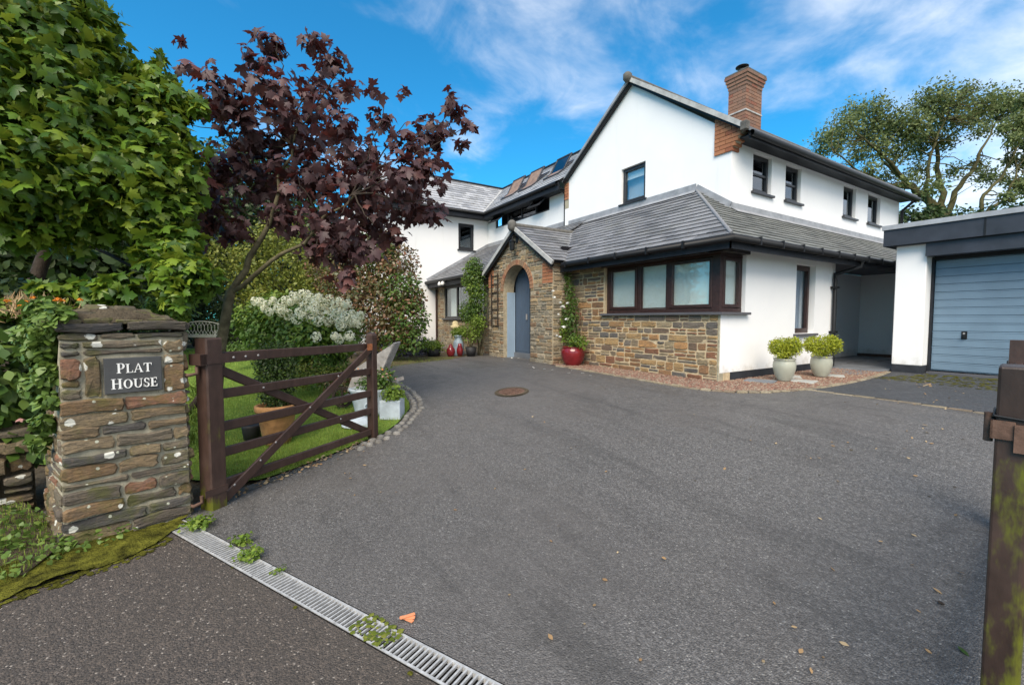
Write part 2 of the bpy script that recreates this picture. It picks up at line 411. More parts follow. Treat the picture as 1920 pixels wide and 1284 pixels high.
FELT = grain('pale_grey_roof_edge', (.30,.32,.35), .7, .3, .2, 5, 50, .3)
GDOOR = grain('blue_grey_door_paint', (.150,.220,.290), .46, .42, .13, 1.6, 60, .04, .004)
DDOOR = grain('slate_blue_door_paint', (.070,.10,.145), .45, .4, .08, 3, 30, .06)
LDOOR = grain('pale_blue_frame_paint', (.27,.36,.46), .5, .4, .06, 3, 30, .05)
DARK = grain('dark_interior', (.012,.012,.015), .9, .1, .2, 3, 10, 0)  # near-black colour standing in for the shade of rooms and porch
BLIND = grain('pale_window_blind', (.86,.89,.86), .9, .1, .06, 1.5, 40, .1)
CURTAIN = grain('pale_blue_curtain', (.46,.52,.66), .9, .1, .1, 3, 60, .1)
STEEL = grain('galvanised_grating', (.46,.46,.455), .5, .5, .28, 30, 120, .2); STEEL.node_tree.nodes['Principled BSDF'].inputs['Metallic'].default_value = .25
CHAN = grain('dark_drain_channel', (.012,.011,.01), .9, .1, .4, 20, 40, .4)
RUST = grain('rusty_iron', (.12,.07,.05), .8, .3, .4, 20, 80, .5)
BOLT = grain('dull_bolt_metal', (.30,.29,.29), .45, .5, .2, 20, 80, .1)
REDGLAZE = grain('red_glaze', (.17,.014,.018), .14, .6, .3, 6, 30, .06)
CREAMGLAZE = grain('grey_green_glaze', (.36,.365,.30), .32, .5, .12, 5, 30, .08)
TERRA = grain('terracotta', (.36,.19,.08), .8, .3, .4, 7, 60, .4)
ZINC = grain('pale_blue_enamel', (.43,.49,.54), .5, .4, .2, 8, 50, .15)
BLUEPOT = grain('blue_grey_churn', (.25,.32,.38), .5, .4, .2, 8, 50, .15)
BLACKPOT = grain('black_plastic_pot', (.02,.02,.022), .6, .35, .2, 8, 50, .15)
CREAMSTONE = grain('cream_stone_ornament', (.50,.42,.25), .85, .2, .2, 10, 60, .4)
GREYWOOD = grain('weathered_grey_wood', (.36,.34,.32), .85, .2, .35, 12, 80, .4)
SOIL = grain('potting_soil', (.03,.02,.014), .95, .1, .4, 30, 80, .8)
WHITEIRON = grain('white_painted_iron', (.30,.32,.28), .6, .4, .15, 20, 60, .1)
def M_gatewood(name, base, moss):
    m, t, b = mk(name, .42, .42); P = opos(t)
    sv = nd(t, 'ShaderNodeMapping', {'Vector': P, 'Scale': (1, 1, .35)}).outputs[0]
    n = noise(t, 24, 6, .7, sv).outputs[0]
    c = ramp(t, n, [(.3, tuple(x*.6 for x in base)), (.6, base), (.8, tuple(x*1.5 for x in base))])
    c = mix(t, mrange(t, noise(t, 3, 4, .6, P).outputs[0], .5, .75, 0, .5), c, (.085, .055, .045))
    if moss:
        h = nd(t, 'ShaderNodeSeparateXYZ', {0: P}).outputs[2]
        f = math_(t, 'ADD', noise(t, 7, 5, .7, sv).outputs[0], math_(t, 'MULTIPLY', mrange(t, h, 0. if moss < 1 else .75, moss, .16 if moss < 1 else .10, -.06), 1.))
        c = mix(t, mrange(t, f, .52, .66, 0, .9), c, (.105, .115, .010))
    t.links.new(c, b.inputs['Base Color']); bump(t, b, n, .35, .004); return m
GATEWOOD = M_gatewood('dark_brown_gate_timber', (.056,.031,.024), 0)
HEELWOOD = M_gatewood('mossy_gate_heel_timber', (.060,.034,.026), .25)
NEARWOOD = M_gatewood('mossy_near_post_timber', (.036,.021,.016), 1.15)
def M_asphalt(name, lo, hi, spot, specks, sc, patch=.5, brown=(.10,.085,.075), wet=.55, seam=False):
    m, t, b = mk(name, .7, .5); P = opos(t)
    v = nd(t, 'ShaderNodeTexVoronoi', {'Vector': P, 'Scale': sc}); cell = nd(t, 'ShaderNodeSeparateColor', {0: v.outputs['Color']})
    c = ramp(t, cell.outputs[0], [(0, lo), (.75, hi), (1, tuple(x*1.35 for x in hi))])
    c = mix(t, mrange(t, noise(t, sc*.28, 4, .75, P).outputs[0], .35, .65, 0, .7), c, lo)
    sp = math_(t, 'GREATER_THAN', cell.outputs[1], 1-specks)
    v3 = nd(t, 'ShaderNodeTexVoronoi', {'Vector': P, 'Scale': sc*.42}); c3 = nd(t, 'ShaderNodeSeparateColor', {0: v3.outputs['Color']})
    sp2 = math_(t, 'MULTIPLY', math_(t, 'GREATER_THAN', c3.outputs[1], 1-specks*.7), math_(t, 'LESS_THAN', v3.outputs['Distance'], .33))
    c = mix(t, math_(t, 'MULTIPLY', math_(t, 'MAXIMUM', sp, sp2), .8), c, spot)
    big = noise(t, .45, 5, .6, P).outputs[0]
    c = mix(t, mrange(t, big, .42, .66, 0, patch), c, brown, 'MIX')
    big2 = noise(t, 1.6, 5, .7, P, 1.).outputs[0]
    c = mix(t, mrange(t, big2, .50, .75, 0, .35), c, tuple(x*.6 for x in lo))
    if seam:      # worn wheel lines, an old patch seam and damp stains on the drive
        sv = nd(t, 'ShaderNodeMapping', {'Vector': P, 'Scale': (.35, 2.2, 1), 'Rotation': (0, 0, -.55)}).outputs[0]
        c = mix(t, mrange(t, noise(t, 1.3, 5, .65, sv, .6).outputs[0], .48, .72, 0, .42), c, tuple(x*.55 for x in lo))
        c = mix(t, mrange(t, noise(t, 2.8, 6, .7, P, 2.).outputs[0], .58, .70, 0, .30), c, (.16, .155, .145))
        wob = nd(t, 'ShaderNodeVectorMath', {0: P, 1: noise(t, 1.7, 4, .6, P).outputs['Color'], 2: (0, 0, 0)}, operation='ADD')
        dt = nd(t, 'ShaderNodeVectorMath', {0: wob.outputs[0], 1: (-.942, .335, 0)}, operation='DOT_PRODUCT').outputs['Value']
        ln_ = mrange(t, math_(t, 'ABSOLUTE', math_(t, 'SUBTRACT', dt, 4.265)), .004, .022, .55, 0)
        c = mix(t, math_(t, 'MULTIPLY', ln_, noise(t, 5, 3, .6, P).outputs[0]), c, (.02, .02, .02))
        v9 = nd(t, 'ShaderNodeTexVoronoi', {'Vector': P, 'Scale': 2.1}); s9 = nd(t, 'ShaderNodeSeparateColor', {0: v9.outputs['Color']}).outputs[0]
        sp9 = math_(t, 'MULTIPLY', math_(t, 'GREATER_THAN', s9, .6), mrange(t, math_(t, 'ADD', v9.outputs['Distance'], math_(t, 'MULTIPLY', noise(t, 9, 4, .7, P).outputs[0], .25)), .20, .12, 0, .45))
        c = mix(t, sp9, c, (.035, .033, .030))
    t.links.new(c, b.inputs['Base Color'])
    t.links.new(mrange(t, math_(t, 'ADD', big2, math_(t, 'MULTIPLY', cell.outputs[2], .15)), .35, .75, wet-.1, wet+.25), b.inputs['Roughness'])
    h = math_(t, 'SUBTRACT', 1., v.outputs['Distance'])
    bump(t, b, h, .9, .006); bump(t, b, noise(t, sc*.35, 4, .7, P).outputs[0], .5, .01); return m
ASPHALT = M_asphalt('driveway_tarmac', (.060,.0565,.054), (.172,.164,.158), (.33,.32,.30), .010, 135, .40, (.118,.107,.099), .45, True)
ROADM = M_asphalt('lane_tarmac', (.040,.034,.030), (.108,.086,.070), (.32,.28,.24), .018, 130, .4, (.075,.062,.048), .66)
APRON = M_asphalt('dark_apron_tarmac', (.034,.036,.040), (.072,.075,.082), (.16,.16,.16), .01, 110, .25, (.07,.07,.07), .55)
MOSSY = grain('green_moss', (.10,.098,.014), .95, .1, .8, 14, 70, 1.0, .03)
EARTH = grain('bare_garden_soil', (.085,.068,.046), .95, .1, .45, 7, 40, .9, .03)
LITTER = grain('brown_leaf_litter_ground', (.115,.09,.055), .95, .1, .5, 5, 40, .9, .02)
LAWN = grain('lawn_turf', (.14,.22,.036), .9, .15, .35, 6, 60, .9, .03)
GRAVELB = grain('red_gravel_bed', (.20,.125,.095), .95, .15, .5, 40, 60, 1., .02)
PAVE = grain('slate_paving', (.135,.145,.16), .6, .4, .25, 4, 40, .3)
PALEPAVE = grain('pale_stepping_stone', (.33,.33,.31), .8, .25, .2, 9, 60, .3)
SETT = M_stone('edging_sett', [(0, (.30,.25,.17)), (.3, (.24,.20,.145)), (.6, (.33,.28,.2)), (.85, (.22,.17,.12))])
COBBLE = M_stone('kerb_cobble', [(0, (.24,.235,.22)), (.4, (.19,.185,.175)), (.7, (.29,.28,.26))])
def M_gravel():
    m, t, b = mk('red_gravel_chips', .85, .2); r = rndv(t)
    t.links.new(ramp(t, r, [(0, (.19,.095,.07)), (.35, (.26,.155,.115)), (.6, (.145,.085,.065)), (.8, (.33,.27,.20)), (1, (.22,.175,.14))]), b.inputs['Base Color']); return m
GRAVEL = M_gravel()
def M_glass(name, tintc, refl=1.0):
    m, t, b = mk(name, .03, .5); t.nodes.remove(b)
    tr = nd(t, 'ShaderNodeBsdfTransparent', {0: c4(tintc)}); gl = nd(t, 'ShaderNodeBsdfGlossy', {'Roughness': .03, 0: (.9,.95,1,1)})
    fr = nd(t, 'ShaderNodeFresnel', {'IOR': 1.7})
    f = math_(t, 'MULTIPLY', fr.outputs[0], refl)
    ms = nd(t, 'ShaderNodeMixShader', {0: f, 1: tr.outputs[0], 2: gl.outputs[0]})
    t.links.new(ms.outputs[0], t.nodes['Material Output'].inputs[0]); return m
GLASS = M_glass('window_glass', (.95,.97,.96), .36)
GLASSD = M_glass('dark_window_glass', (.35,.42,.42), 1.5)
BARK = grain('brown_green_bark', (.115,.10,.06), .9, .15, .4, 12, 50, .9, .01)
BARK_D = grain('dark_bark', (.045,.035,.028), .9, .15, .4, 12, 50, .9, .01)
BARK_R = grain('ivy_green_grey_bark', (.085,.078,.036), .9, .15, .5, 3, 20, .9, .04)
TWIG = grain('straw_stem', (.28,.20,.09), .9, .15, .3, 12, 50, .3)
L_SYC = leafmat('maple_leaf_green', [(0, (.020,.058,.010)), (.36, (.045,.105,.013)), (.66, (.11,.195,.018)), (1, (.28,.33,.035))], .42, .28)
L_COP = leafmat('copper_maple_leaf', [(0, (.030,.015,.017)), (.4, (.066,.034,.037)), (.75, (.100,.056,.058)), (1, (.16,.042,.028))], .50, .20, .32, (.22,.03,.02))
L_CAM = leafmat('russet_shrub_leaf', [(0, (.035,.055,.014)), (.35, (.07,.085,.02)), (.6, (.13,.10,.035)), (.8, (.20,.085,.045)), (1, (.26,.15,.07))], .4, .15, .5)
L_YEL = leafmat('yellow_green_shrub_leaf', [(0, (.055,.085,.012)), (.5, (.13,.165,.02)), (1, (.27,.27,.05))], .5, .25)
L_DRK = leafmat('dark_hedge_leaf', [(0, (.014,.030,.008)), (.5, (.026,.052,.013)), (1, (.06,.09,.02))], .5, .2)
L_MID = leafmat('mid_green_leaf', [(0, (.03,.07,.012)), (.5, (.062,.125,.02)), (1, (.14,.20,.035))], .5, .25)
L_BRT = leafmat('bright_green_leaf', [(0, (.06,.12,.015)), (.5, (.13,.21,.025)), (1, (.25,.32,.05))], .5, .3)
L_BOX = leafmat('lime_box_leaf', [(0, (.10,.15,.012)), (.5, (.26,.31,.02)), (1, (.50,.50,.05))], .5, .3, vsc=4)
L_FAR = leafmat('grey_green_far_leaf', [(0, (.07,.09,.035)), (.5, (.13,.165,.055)), (1, (.22,.26,.09))], .6, .3, vsc=.5)
L_IVY = leafmat('ivy_leaf', [(0, (.05,.10,.018)), (.5, (.10,.17,.03)), (1, (.19,.27,.06))], .45, .25)
L_GRS = leafmat('grass_blade', [(0, (.13,.21,.03)), (.5, (.22,.32,.045)), (1, (.36,.40,.10))], .6, .3, vsc=1.)
L_DRY = leafmat('dry_leaf', [(0, (.20,.11,.05)), (.5, (.34,.22,.11)), (1, (.52,.42,.26))], .8, .15)
L_LAV = leafmat('lavender_stem', [(0, (.15,.16,.15)), (.5, (.24,.22,.26)), (1, (.33,.30,.38))], .7, .2)
PETAL = leafmat('cream_hydrangea_petal', [(0, (.68,.68,.42)), (.4, (.84,.82,.60)), (1, (.90,.87,.70))], .7, .25)
ROSEW = leafmat('white_rose_petal', [(0, (.75,.75,.70)), (1, (.85,.85,.82))], .6, .25)
ORANGEF = leafmat('orange_flower_petal', [(0, (.65,.18,.02)), (1, (.80,.35,.04))], .6, .3)
PINKF = leafmat('pink_flower_petal', [(0, (.55,.25,.24)), (1, (.70,.45,.40))], .6, .3)
VIOLETF = leafmat('violet_flower_petal', [(0, (.16,.08,.35)), (1, (.28,.16,.55))], .6, .3)
ORANGEP = leafmat('orange_litter', [(0, (.70,.26,.12)), (1, (.75,.30,.15))], .6, .1)
SIGNSL = grain('sign_slate', (.062,.064,.066), .6, .35, .15, 12, 60, .15)
SIGNW = grain('sign_white_paint', (.78,.78,.76), .7, .2, .05, 12, 60, .05)
# ================================================================== foliage tools
rng = np.random.default_rng(7); random.seed(5)
def leaf_fan(outline, centre, cup=.0, droop=.0):
    o = np.array([(x, y) for x, y in outline], float); k = len(o)
    V = np.vstack([[centre], o]); z = -cup*np.abs(V[:,0])*.8 - droop*(V[:,1]**2)
    V = np.column_stack([V, z]); F = np.array([(0, i+1, (i+1) % k+1) for i in range(k)])
    return V, F
_h = [(.0,.0), (.16,-.07), (.40,-.14), (.36,.02), (.30,.08), (.46,.16), (.66,.36), (.46,.38), (.38,.46), (.24,.38), (.30,.62), (.16,.72), (0,1.0)]
MAPLE = leaf_fan(_h+[(-x, y) for x, y in _h[-2:0:-1]], (0,.22), .42, .36)
_h2 = [(.0,.0), (.36,-.10), (.30,.08), (.62,.36), (.26,.38), (.18,.68), (0,1.0)]
MAPLE_S = leaf_fan(_h2+[(-x, y) for x, y in _h2[-2:0:-1]], (0,.22), .25, .22)
OVAL = (np.array([(0,0,0), (.22,.3,-.03), (.26,.6,-.05), (0,1,-.12), (-.26,.6,-.05), (-.22,.3,-.03)], float), np.array([(0,1,2),(0,2,3),(0,3,4),(0,4,5)]))
RHOMB = (np.array([(0,0,0), (.27,.5,-.04), (0,1,-.1), (-.27,.5,-.04)], float), np.array([(0,1,2),(0,2,3)]))
BLADE = (np.array([(-.03,0,0), (.03,0,0), (.02,.55,.06), (0,1,.25)], float), np.array([(0,1,2),(0,2,3)]))
HEART = leaf_fan([(0,.05),(.25,-.08),(.46,.12),(.44,.42),(.22,.75),(0,1.0),(-.22,.75),(-.44,.42),(-.46,.12),(-.25,-.08)], (0,.35), .2, .15)
def unit(a): return a/np.maximum(1e-9, np.linalg.norm(a, axis=-1, keepdims=True))
def frames(nrm, tip):
    """leaf local x,y,z: y towards tip, z along normal"""
    z = unit(nrm); y = tip-z*np.sum(tip*z, -1, keepdims=True); y = unit(y); x = np.cross(y, z); return x, y, z
def scatter(base, P, nrm, tip, size):
    V, F = base; n = len(P); x, y, z = frames(nrm, tip); s = np.asarray(size).reshape(-1,1,1)
    W = (V[None,:,0:1]*x[:,None]+V[None,:,1:2]*y[:,None]+V[None,:,2:3]*z[:,None])*s+P[:,None]
    FF = F[None]+(np.arange(n)*len(V))[:,None,None]
    return W.reshape(-1,3), FF.reshape(-1,3), np.repeat(rng.random(n), len(F))
def rdir(n): return unit(rng.normal(size=(n,3)))
def cloud(lobes, n, shell=.55, jit=.0):
    """points in ellipsoid lobes [(c, r)] mostly near their outside; returns points and outward directions"""
    vol = np.array([np.prod(np.array(r))**(2/3) for c, r in lobes]); k = rng.choice(len(lobes), n, p=vol/vol.sum())
    C = np.array([tuple(c) for c, r in lobes])[k]; R = np.array([tuple(r) for c, r in lobes])[k]
    d = rdir(n); rad = (shell+(1-shell)*rng.random((n,1))**.6); rad *= 1+rng.normal(size=(n,1))*jit
    return C+d*R*rad, unit(d/R)
def foliage(name, lobes, n, size, base, mat, parent=None, shell=.55, jit=.08, up=.5, droop=.5, rnd_=.45, top=0, cut=None, **m):
    P, O = cloud(lobes, n, shell, jit)
    if cut is not None: k = cut(P); P = P[k]; O = O[k]
    n = len(P)
    nrm = unit(O*(1-up)+np.array([0,0,1.])*up+rng.normal(size=(n,3))*rnd_)
    tip = unit(O*.6+np.array([0,0,-1.])*droop+rng.normal(size=(n,3))*rnd_)
    s = size*(.6+.7*rng.random(n))
    V, F, r = scatter(base, P, nrm, tip, s)
    if top:      # individual leaves: those that show largest
        dep = (P-np.array(CP))@np.array(FWD); score = s/np.maximum(.5, dep)
        px = 960+825*((P-np.array(CP))@np.array(RGT))/np.maximum(.1, dep); py = 642-825*((P-np.array(CP))@np.array(UPV))/np.maximum(.1, dep)
        score = np.where((px > 0) & (px < 1920) & (py > 0) & (py < 1284), score, 0)
        idx = np.argsort(-score)[:top]; sel = np.zeros(n, bool); sel[idx] = True
        x, y, z = frames(nrm, tip)
        me = fastmesh('leaf', base[0], base[1], mat)
        for i in idx:
            o = bpy.data.objects.new('leaf', me); o.parent = parent; o.matrix_parent_inverse = Matrix.Translation(-wl(parent))
            M = Matrix(((x[i][0], y[i][0], z[i][0]), (x[i][1], y[i][1], z[i][1]), (x[i][2], y[i][2], z[i][2])))
            o.location = Vector(P[i]); o.rotation_euler = M.to_euler(); o.scale = (s[i],)*3
            COL.objects.link(o)
        keep = ~np.repeat(sel, len(base[0])); fk = ~np.repeat(sel, len(base[1]))
        rem = np.cumsum(keep)-1; V = V[keep]; F = rem[F[fk]]; r = r[fk]
        m.setdefault('kind', 'stuff')
    return fmb(name, V, F, mat, parent, r, **m)
def limbs(segs, name='branch', mat=None, parent=None, n=7, **m):
    mb = MB()
    for pts, r0, r1 in segs:
        k = len(pts); mb.tube(pts, [r0+(r1-r0)*i/(k-1) for i in range(k)], n)
    return mb.build(name, mat, parent, **m)
def wig(p, q, n=6, a=.08):
    p = Vector(p); q = Vector(q); o = [p]; l = (q-p).length
    for i in range(1, n): o.append(p.lerp(q, i/n)+Vector([random.gauss(0, a*l/n*1.6) for _ in range(3)]))
    return o+[q]
def sheet(name, poly, dz, res, mat, rise=None, **m):
    """ground sheet: an outline cut into cells so that it follows the slope of the ground"""
    poly = ccw(poly); xs = [p[0] for p in poly]; ys = [p[1] for p in poly]; V = []; F = []; ix = {}
    x = math.floor(min(xs)/res)*res
    while x < max(xs):
        y = math.floor(min(ys)/res)*res
        while y < max(ys):
            q = clip(poly, [(x,y),(x+res,y),(x+res,y+res),(x,y+res)])
            if len(q) > 2 and abs(area(q)) > 1e-5:
                ids = []
                for p in q:
                    k = (round(p[0], 4), round(p[1], 4))
                    if k not in ix: ix[k] = len(V); V.append((p[0], p[1], gz(*p)+dz+(rise(*p) if rise else 0)))
                    ids.append(ix[k])
                F.append(ids)
            y += res
        x += res
    mb = MB(); mb.add(V, F, 0., True); return mb.build(name, mat, **m)
def inside(poly, P):
    x, y = P[:,0], P[:,1]; r = np.zeros(len(P), bool)
    for i in range(len(poly)):
        (x1, y1), (x2, y2) = poly[i-1], poly[i]
        c = ((y1 > y) != (y2 > y)) & (x < (x2-x1)*(y-y1)/(y2-y1+1e-12)+x1); r ^= c
    return r
gzv = np.vectorize(gz)
def in_poly(poly, n):
    a = np.array(poly); lo, hi = a.min(0), a.max(0); P = lo+(hi-lo)*rng.random((n*3, 2)); P = P[inside(poly, P)][:n]; return P
# ================================================================== ground, lane and drive
GH = .44                                     # level of the house
DR = Vector((-.897, -.443, 0)); DR.normalize()   # along the drain, towards the stone pillar
DN = Vector((-.443, .897, 0)); DN.normalize()
D0 = Vector((-1.93, .49, 0))
def dline(s, off=0.): p = D0+DR*s+DN*off; return (p.x, p.y)
mb = MB()
V = [(-260,-260),(260,-260),(260,260),(-260,260)]
mb.add([(x, y, -.12) for x, y in [(-400,-400),(400,-400),(400,400),(-400,400)]], [(0,1,2,3)])
mb.build('ground', grain('far_field_grass', (.06,.09,.025), .95, .1, .3, .3, 3, .5), kind='structure')
lawn_edge = [(-4.08,-.30),(-4.22,-.02),(-4.40,.27),(-4.66,.68),(-4.86,1.02),(-5.05,1.41),(-5.30,1.66),(-5.54,1.83),(-5.80,1.99),(-6.08,2.08),(-6.42,2.14),(-6.76,2.16),(-7.3,2.17),(-7.69,2.17),(-8.54,2.21)]
sheet('garden_soil', [(-4.0,-.42),(-4.0,.2),(-5,2),(-8.5,2.3),(-9,3),(-9.6,4.4),(-10.4,5.9),(-14.4,5.9),(-30,8),(-34,-22),(-5.0,-10),(-4.2,-1.4)], -.03, .5, EARTH, kind='structure')
drive_poly = [dline(2.3,.062), dline(-9,.062), (7.5,18), (-14.2,18), (-14.2,5.3), (-10.6,5.2), (-9.85,4.62), (-9.3,3.43), (-8.95,2.53), (-8.54,2.21)]+lawn_edge[-2::-1]
sheet('driveway', drive_poly, 0, .25, ASPHALT, kind='structure')
road_poly = [dline(1.95,-.062), dline(-9,-.062), (12,-14), (-1.5,-14), (-2.6,-3), (-3.05,-1.45), (-3.35,-1.12), (-3.63,-.97), (-3.70,-.45)]
sheet('road', road_poly, 0, .25, ROADM, kind='structure')
apron_poly = [(-3.06,6.56),(-2.4,6.60),(-1.87,6.62),(-1.17,6.60),(1.5,6.6),(3.5,6.7),(3.5,10.6),(-3.1,10.6),(-3.06,9.9),(-2.93,8.9),(-2.86,7.6),(-2.9,6.9)]
sheet('garage_apron', apron_poly, .006, .25, APRON, kind='structure')
# moss film on the apron in front of the garage door, thin and broken
def moss_spots(name, poly, n, size, mat, z=.008, **m):
    P = in_poly(poly, n); mbb = MB()
    for x, y in P:
        k = 7; s = size*random.uniform(.3, 1.3); a0 = random.random()*6
        ps = [(x+s*random.uniform(.6,1.1)*math.cos(a0+6.283*i/k), y+s*random.uniform(.6,1.1)*math.sin(a0+6.283*i/k)) for i in range(k)]
        h = z+random.uniform(0,.004)
        mbb.add([(px, py, gz(px,py)+h) for px, py in ps]+[(x, y, gz(x,y)+h+s*.12)], [(i, (i+1) % k, k) for i in range(k)], random.random(), True)
    return mbb.build(name, mat, **m)
moss_spots('apron_moss', [(-2.9,8.7),(-2.6,10.2),(1.5,10.2),(1.5,8.9),(-1.2,8.5)], 1500, .035, MOSSY, .007, kind='stuff', label='thin green moss film on the dark apron before the garage door', cat='moss')
# edging strip between the drive and the apron
ed = thing('edging_strip', (-2.0,6.58,.44), 'pale brick edging strip between grey driveway and dark garage apron', 'edging')
x = -3.0
while x < 1.8:
    l = random.uniform(.19,.23); yy = 6.56+.02*math.sin(x*3)
    m_ = MB(); g = gz(x+l/2, yy); m_.fbox(Vector((x,yy-.035,g-.05)), X, Y, Z, 0, l-.012, 0, .07, 0, .058+random.uniform(-.003,.003), random.random(), .006); m_.build('edging_brick', SETT, ed); x += l
# gravel bed round the house corner
gravel_out = [(-7.0,5.52),(-6.47,5.51),(-5.6,5.44),(-4.79,5.38),(-4.2,5.38),(-3.75,5.43),(-3.36,5.62),(-3.12,5.9),(-2.98,6.3),(-2.88,6.9),(-2.87,7.6),(-2.91,8.4),(-3.0,9.3),(-3.1,9.95)]
gravel_poly = gravel_out+[(-3.95,9.95),(-3.95,6.18),(-7.4,6.18),(-7.4,5.6)]
sheet('gravel_bed', gravel_poly, .008, .2, GRAVELB, kind='structure')
P = in_poly(gravel_poly, 13000)
P = P[(P[:,0] > -7.3)]
CH = (np.array([(-.5,-.35,0),(.5,-.3,0),(.45,.4,0),(-.4,.35,0),(-.15,-.1,.5),(.2,.1,.45)], float), np.array([(0,1,5),(0,5,4),(1,2,5),(2,3,5),(3,4,5),(3,0,4)]))
n = len(P); a = rng.random(n)*6.283
Vv, Ff, rr = scatter(CH, np.column_stack([P, gzv(P[:,0],P[:,1])+.008]), np.tile([0,0,1.],(n,1))+rng.normal(size=(n,3))*.25, np.column_stack([np.cos(a), np.sin(a), a*0]), .022+.02*rng.random(n))
fmb('gravel', Vv, Ff, GRAVEL, None, rr, kind='stuff', label='loose red and brown gravel chips along the stone wall and white wall', cat='gravel')
kb = thing('gravel_edging', (-3.2,5.8,.44), 'curved row of sandy setts edging the red gravel bed', 'edging')
def along(pts, step):
    out_ = []; acc = 0
    for i in range(len(pts)-1):
        a_, b_ = Vector(pts[i]).to_2d(), Vector(pts[i+1]).to_2d(); l = (b_-a_).length
        while acc < l: p = a_.lerp(b_, acc/l); out_.append((p, (b_-a_).normalized())); acc += step
        acc -= l
    return out_
for p, d in along([Vector(q) for q in gravel_out], .145):
    m_ = MB(); U = Vector((d.x, d.y, 0)); W_ = Vector((-d.y, d.x, 0))
    m_.fbox(Vector((p.x, p.y, gz(p.x,p.y)-.06)), U, W_, Z, -.065, .068, -.055, .045, 0, .078+random.uniform(-.004,.006), random.random(), .012); m_.build('sett', SETT, kb)
# cobbled kerb round the lawn point
kc = thing('lawn_kerb', (-5.9,2.05,.15), 'row of small grey cobbles edging the rounded tip of the lawn', 'kerb')
for row in (0, 1):
    for p, d in along([Vector(q) for q in lawn_edge[4:]], .115):
        if random.random() < .04: continue
        q = p+Vector((-d.y, d.x))*(-.05-.10*row+random.uniform(-.012,.012)); m_ = MB(); g = gz(q.x, q.y)
        k = 7; a0 = random.random()*6; rx = random.uniform(.04,.056); ry = random.uniform(.036,.05); U = Vector((d.x,d.y,0)); W_ = Vector((-d.y,d.x,0))
        ring = [(rx*math.cos(a0+6.283*i/k), ry*math.sin(a0+6.283*i/k)) for i in range(k)]
        c_ = Vector((q.x,q.y,g)); h = random.uniform(.018,.034)
        m_.add([c_+U*u+W_*v-Z*.03 for u,v in ring]+[c_+U*u*.95+W_*v*.95+Z*h*.6 for u,v in ring]+[c_+U*u*.5+W_*v*.5+Z*h for u,v in ring],
               [(i,(i+1)%k,k+(i+1)%k,k+i) for i in range(k)]+[(k+i,k+(i+1)%k,2*k+(i+1)%k,2*k+i) for i in range(k)]+[tuple(range(2*k,3*k))], random.random(), True)
        m_.build('cobble', COBBLE, kc)
# paving of the passage and stepping stones
pv = thing('slate_paving', (-4.0,10.6,.45), 'dark slate slabs paving the passage between house and garage', 'paving')
for (x0,y0,x1,y1) in [(-4.9,9.9,-4.05,10.9),(-4.0,9.7,-3.12,10.5),(-4.9,10.95,-4.1,11.9),(-4.05,10.55,-3.15,11.6),(-4.9,11.95,-3.9,13.3),(-3.85,11.65,-3.15,13.3),(-3.95,8.85,-3.15,9.65)]:
    m_ = MB(); m_.fbox(Vector((x0,y0,GH-.05)), X, Y, Z, 0, x1-x0-.015, 0, y1-y0-.015, 0, .085 if y0 > 9.5 else .07, random.random(), .006); m_.build('paving_slab', PAVE, pv)
for i, (x0,y0,w_,d_,rz) in enumerate([(-3.62,6.72,.40,.30,.3),(-3.30,7.22,.42,.28,.2),(-3.66,7.62,.36,.32,.5),(-3.35,8.35,.38,.3,.4)]):
    m_ = MB(); U = Vector((math.cos(rz), math.sin(rz), 0)); W_ = Vector((-math.sin(rz), math.cos(rz), 0))
    m_.fbox(Vector((x0,y0,GH-.02)), U, W_, Z, -w_/2, w_/2, -d_/2, d_/2, 0, .055, random.random(), .01)
    m_.build('stepping_stone', PALEPAVE if i != 0 else PAVE, label=['dark slate stepping stone in gravel nearest the stone wall corner','pale stepping stone in gravel between the two glazed pots','pale stepping stone in gravel by the white wall behind the pots','pale stepping stone in gravel beyond the right glazed pot'][i], cat='stepping stone')
# manhole
mh = thing('manhole_cover', (-5.46,3.42,.32), 'round rusty manhole cover set in the grey driveway', 'manhole cover')
g0 = gz(-5.46,3.42); m_ = MB()
def disc(m_, c, r0, r1, dz, k=36):
    vs = []; 
    for rr_ in (r0, r1):
        for i in range(k): a_ = 6.283185*i/k; xx, yy = c[0]+rr_*math.cos(a_), c[1]+rr_*math.sin(a_); vs.append((xx, yy, gz(xx, yy)+dz))
    m_.add(vs, [(i,(i+1)%k,k+(i+1)%k,k+i) for i in range(k)])
disc(m_, (-5.46,3.42), .195, .24, .012); disc(m_, (-5.46,3.42), .24, .255, .004); m_.build('frame', EARTH, mh)
m_ = MB(); disc(m_, (-5.46,3.42), .001, .192, .010); m_.build('cover_plate', RUST, mh)
m_ = MB()
for i in range(-3,4):
    for j in range(-3,4):
        if i*i+j*j < 7:
            xx, yy = -5.46+i*.062, 3.42+j*.062; m_.box((xx-.02,yy-.02,gz(xx,yy)+.004),(xx+.02,yy+.02,gz(xx,yy)+.016))
m_.build('raised_pattern', RUST, mh, kind='stuff')
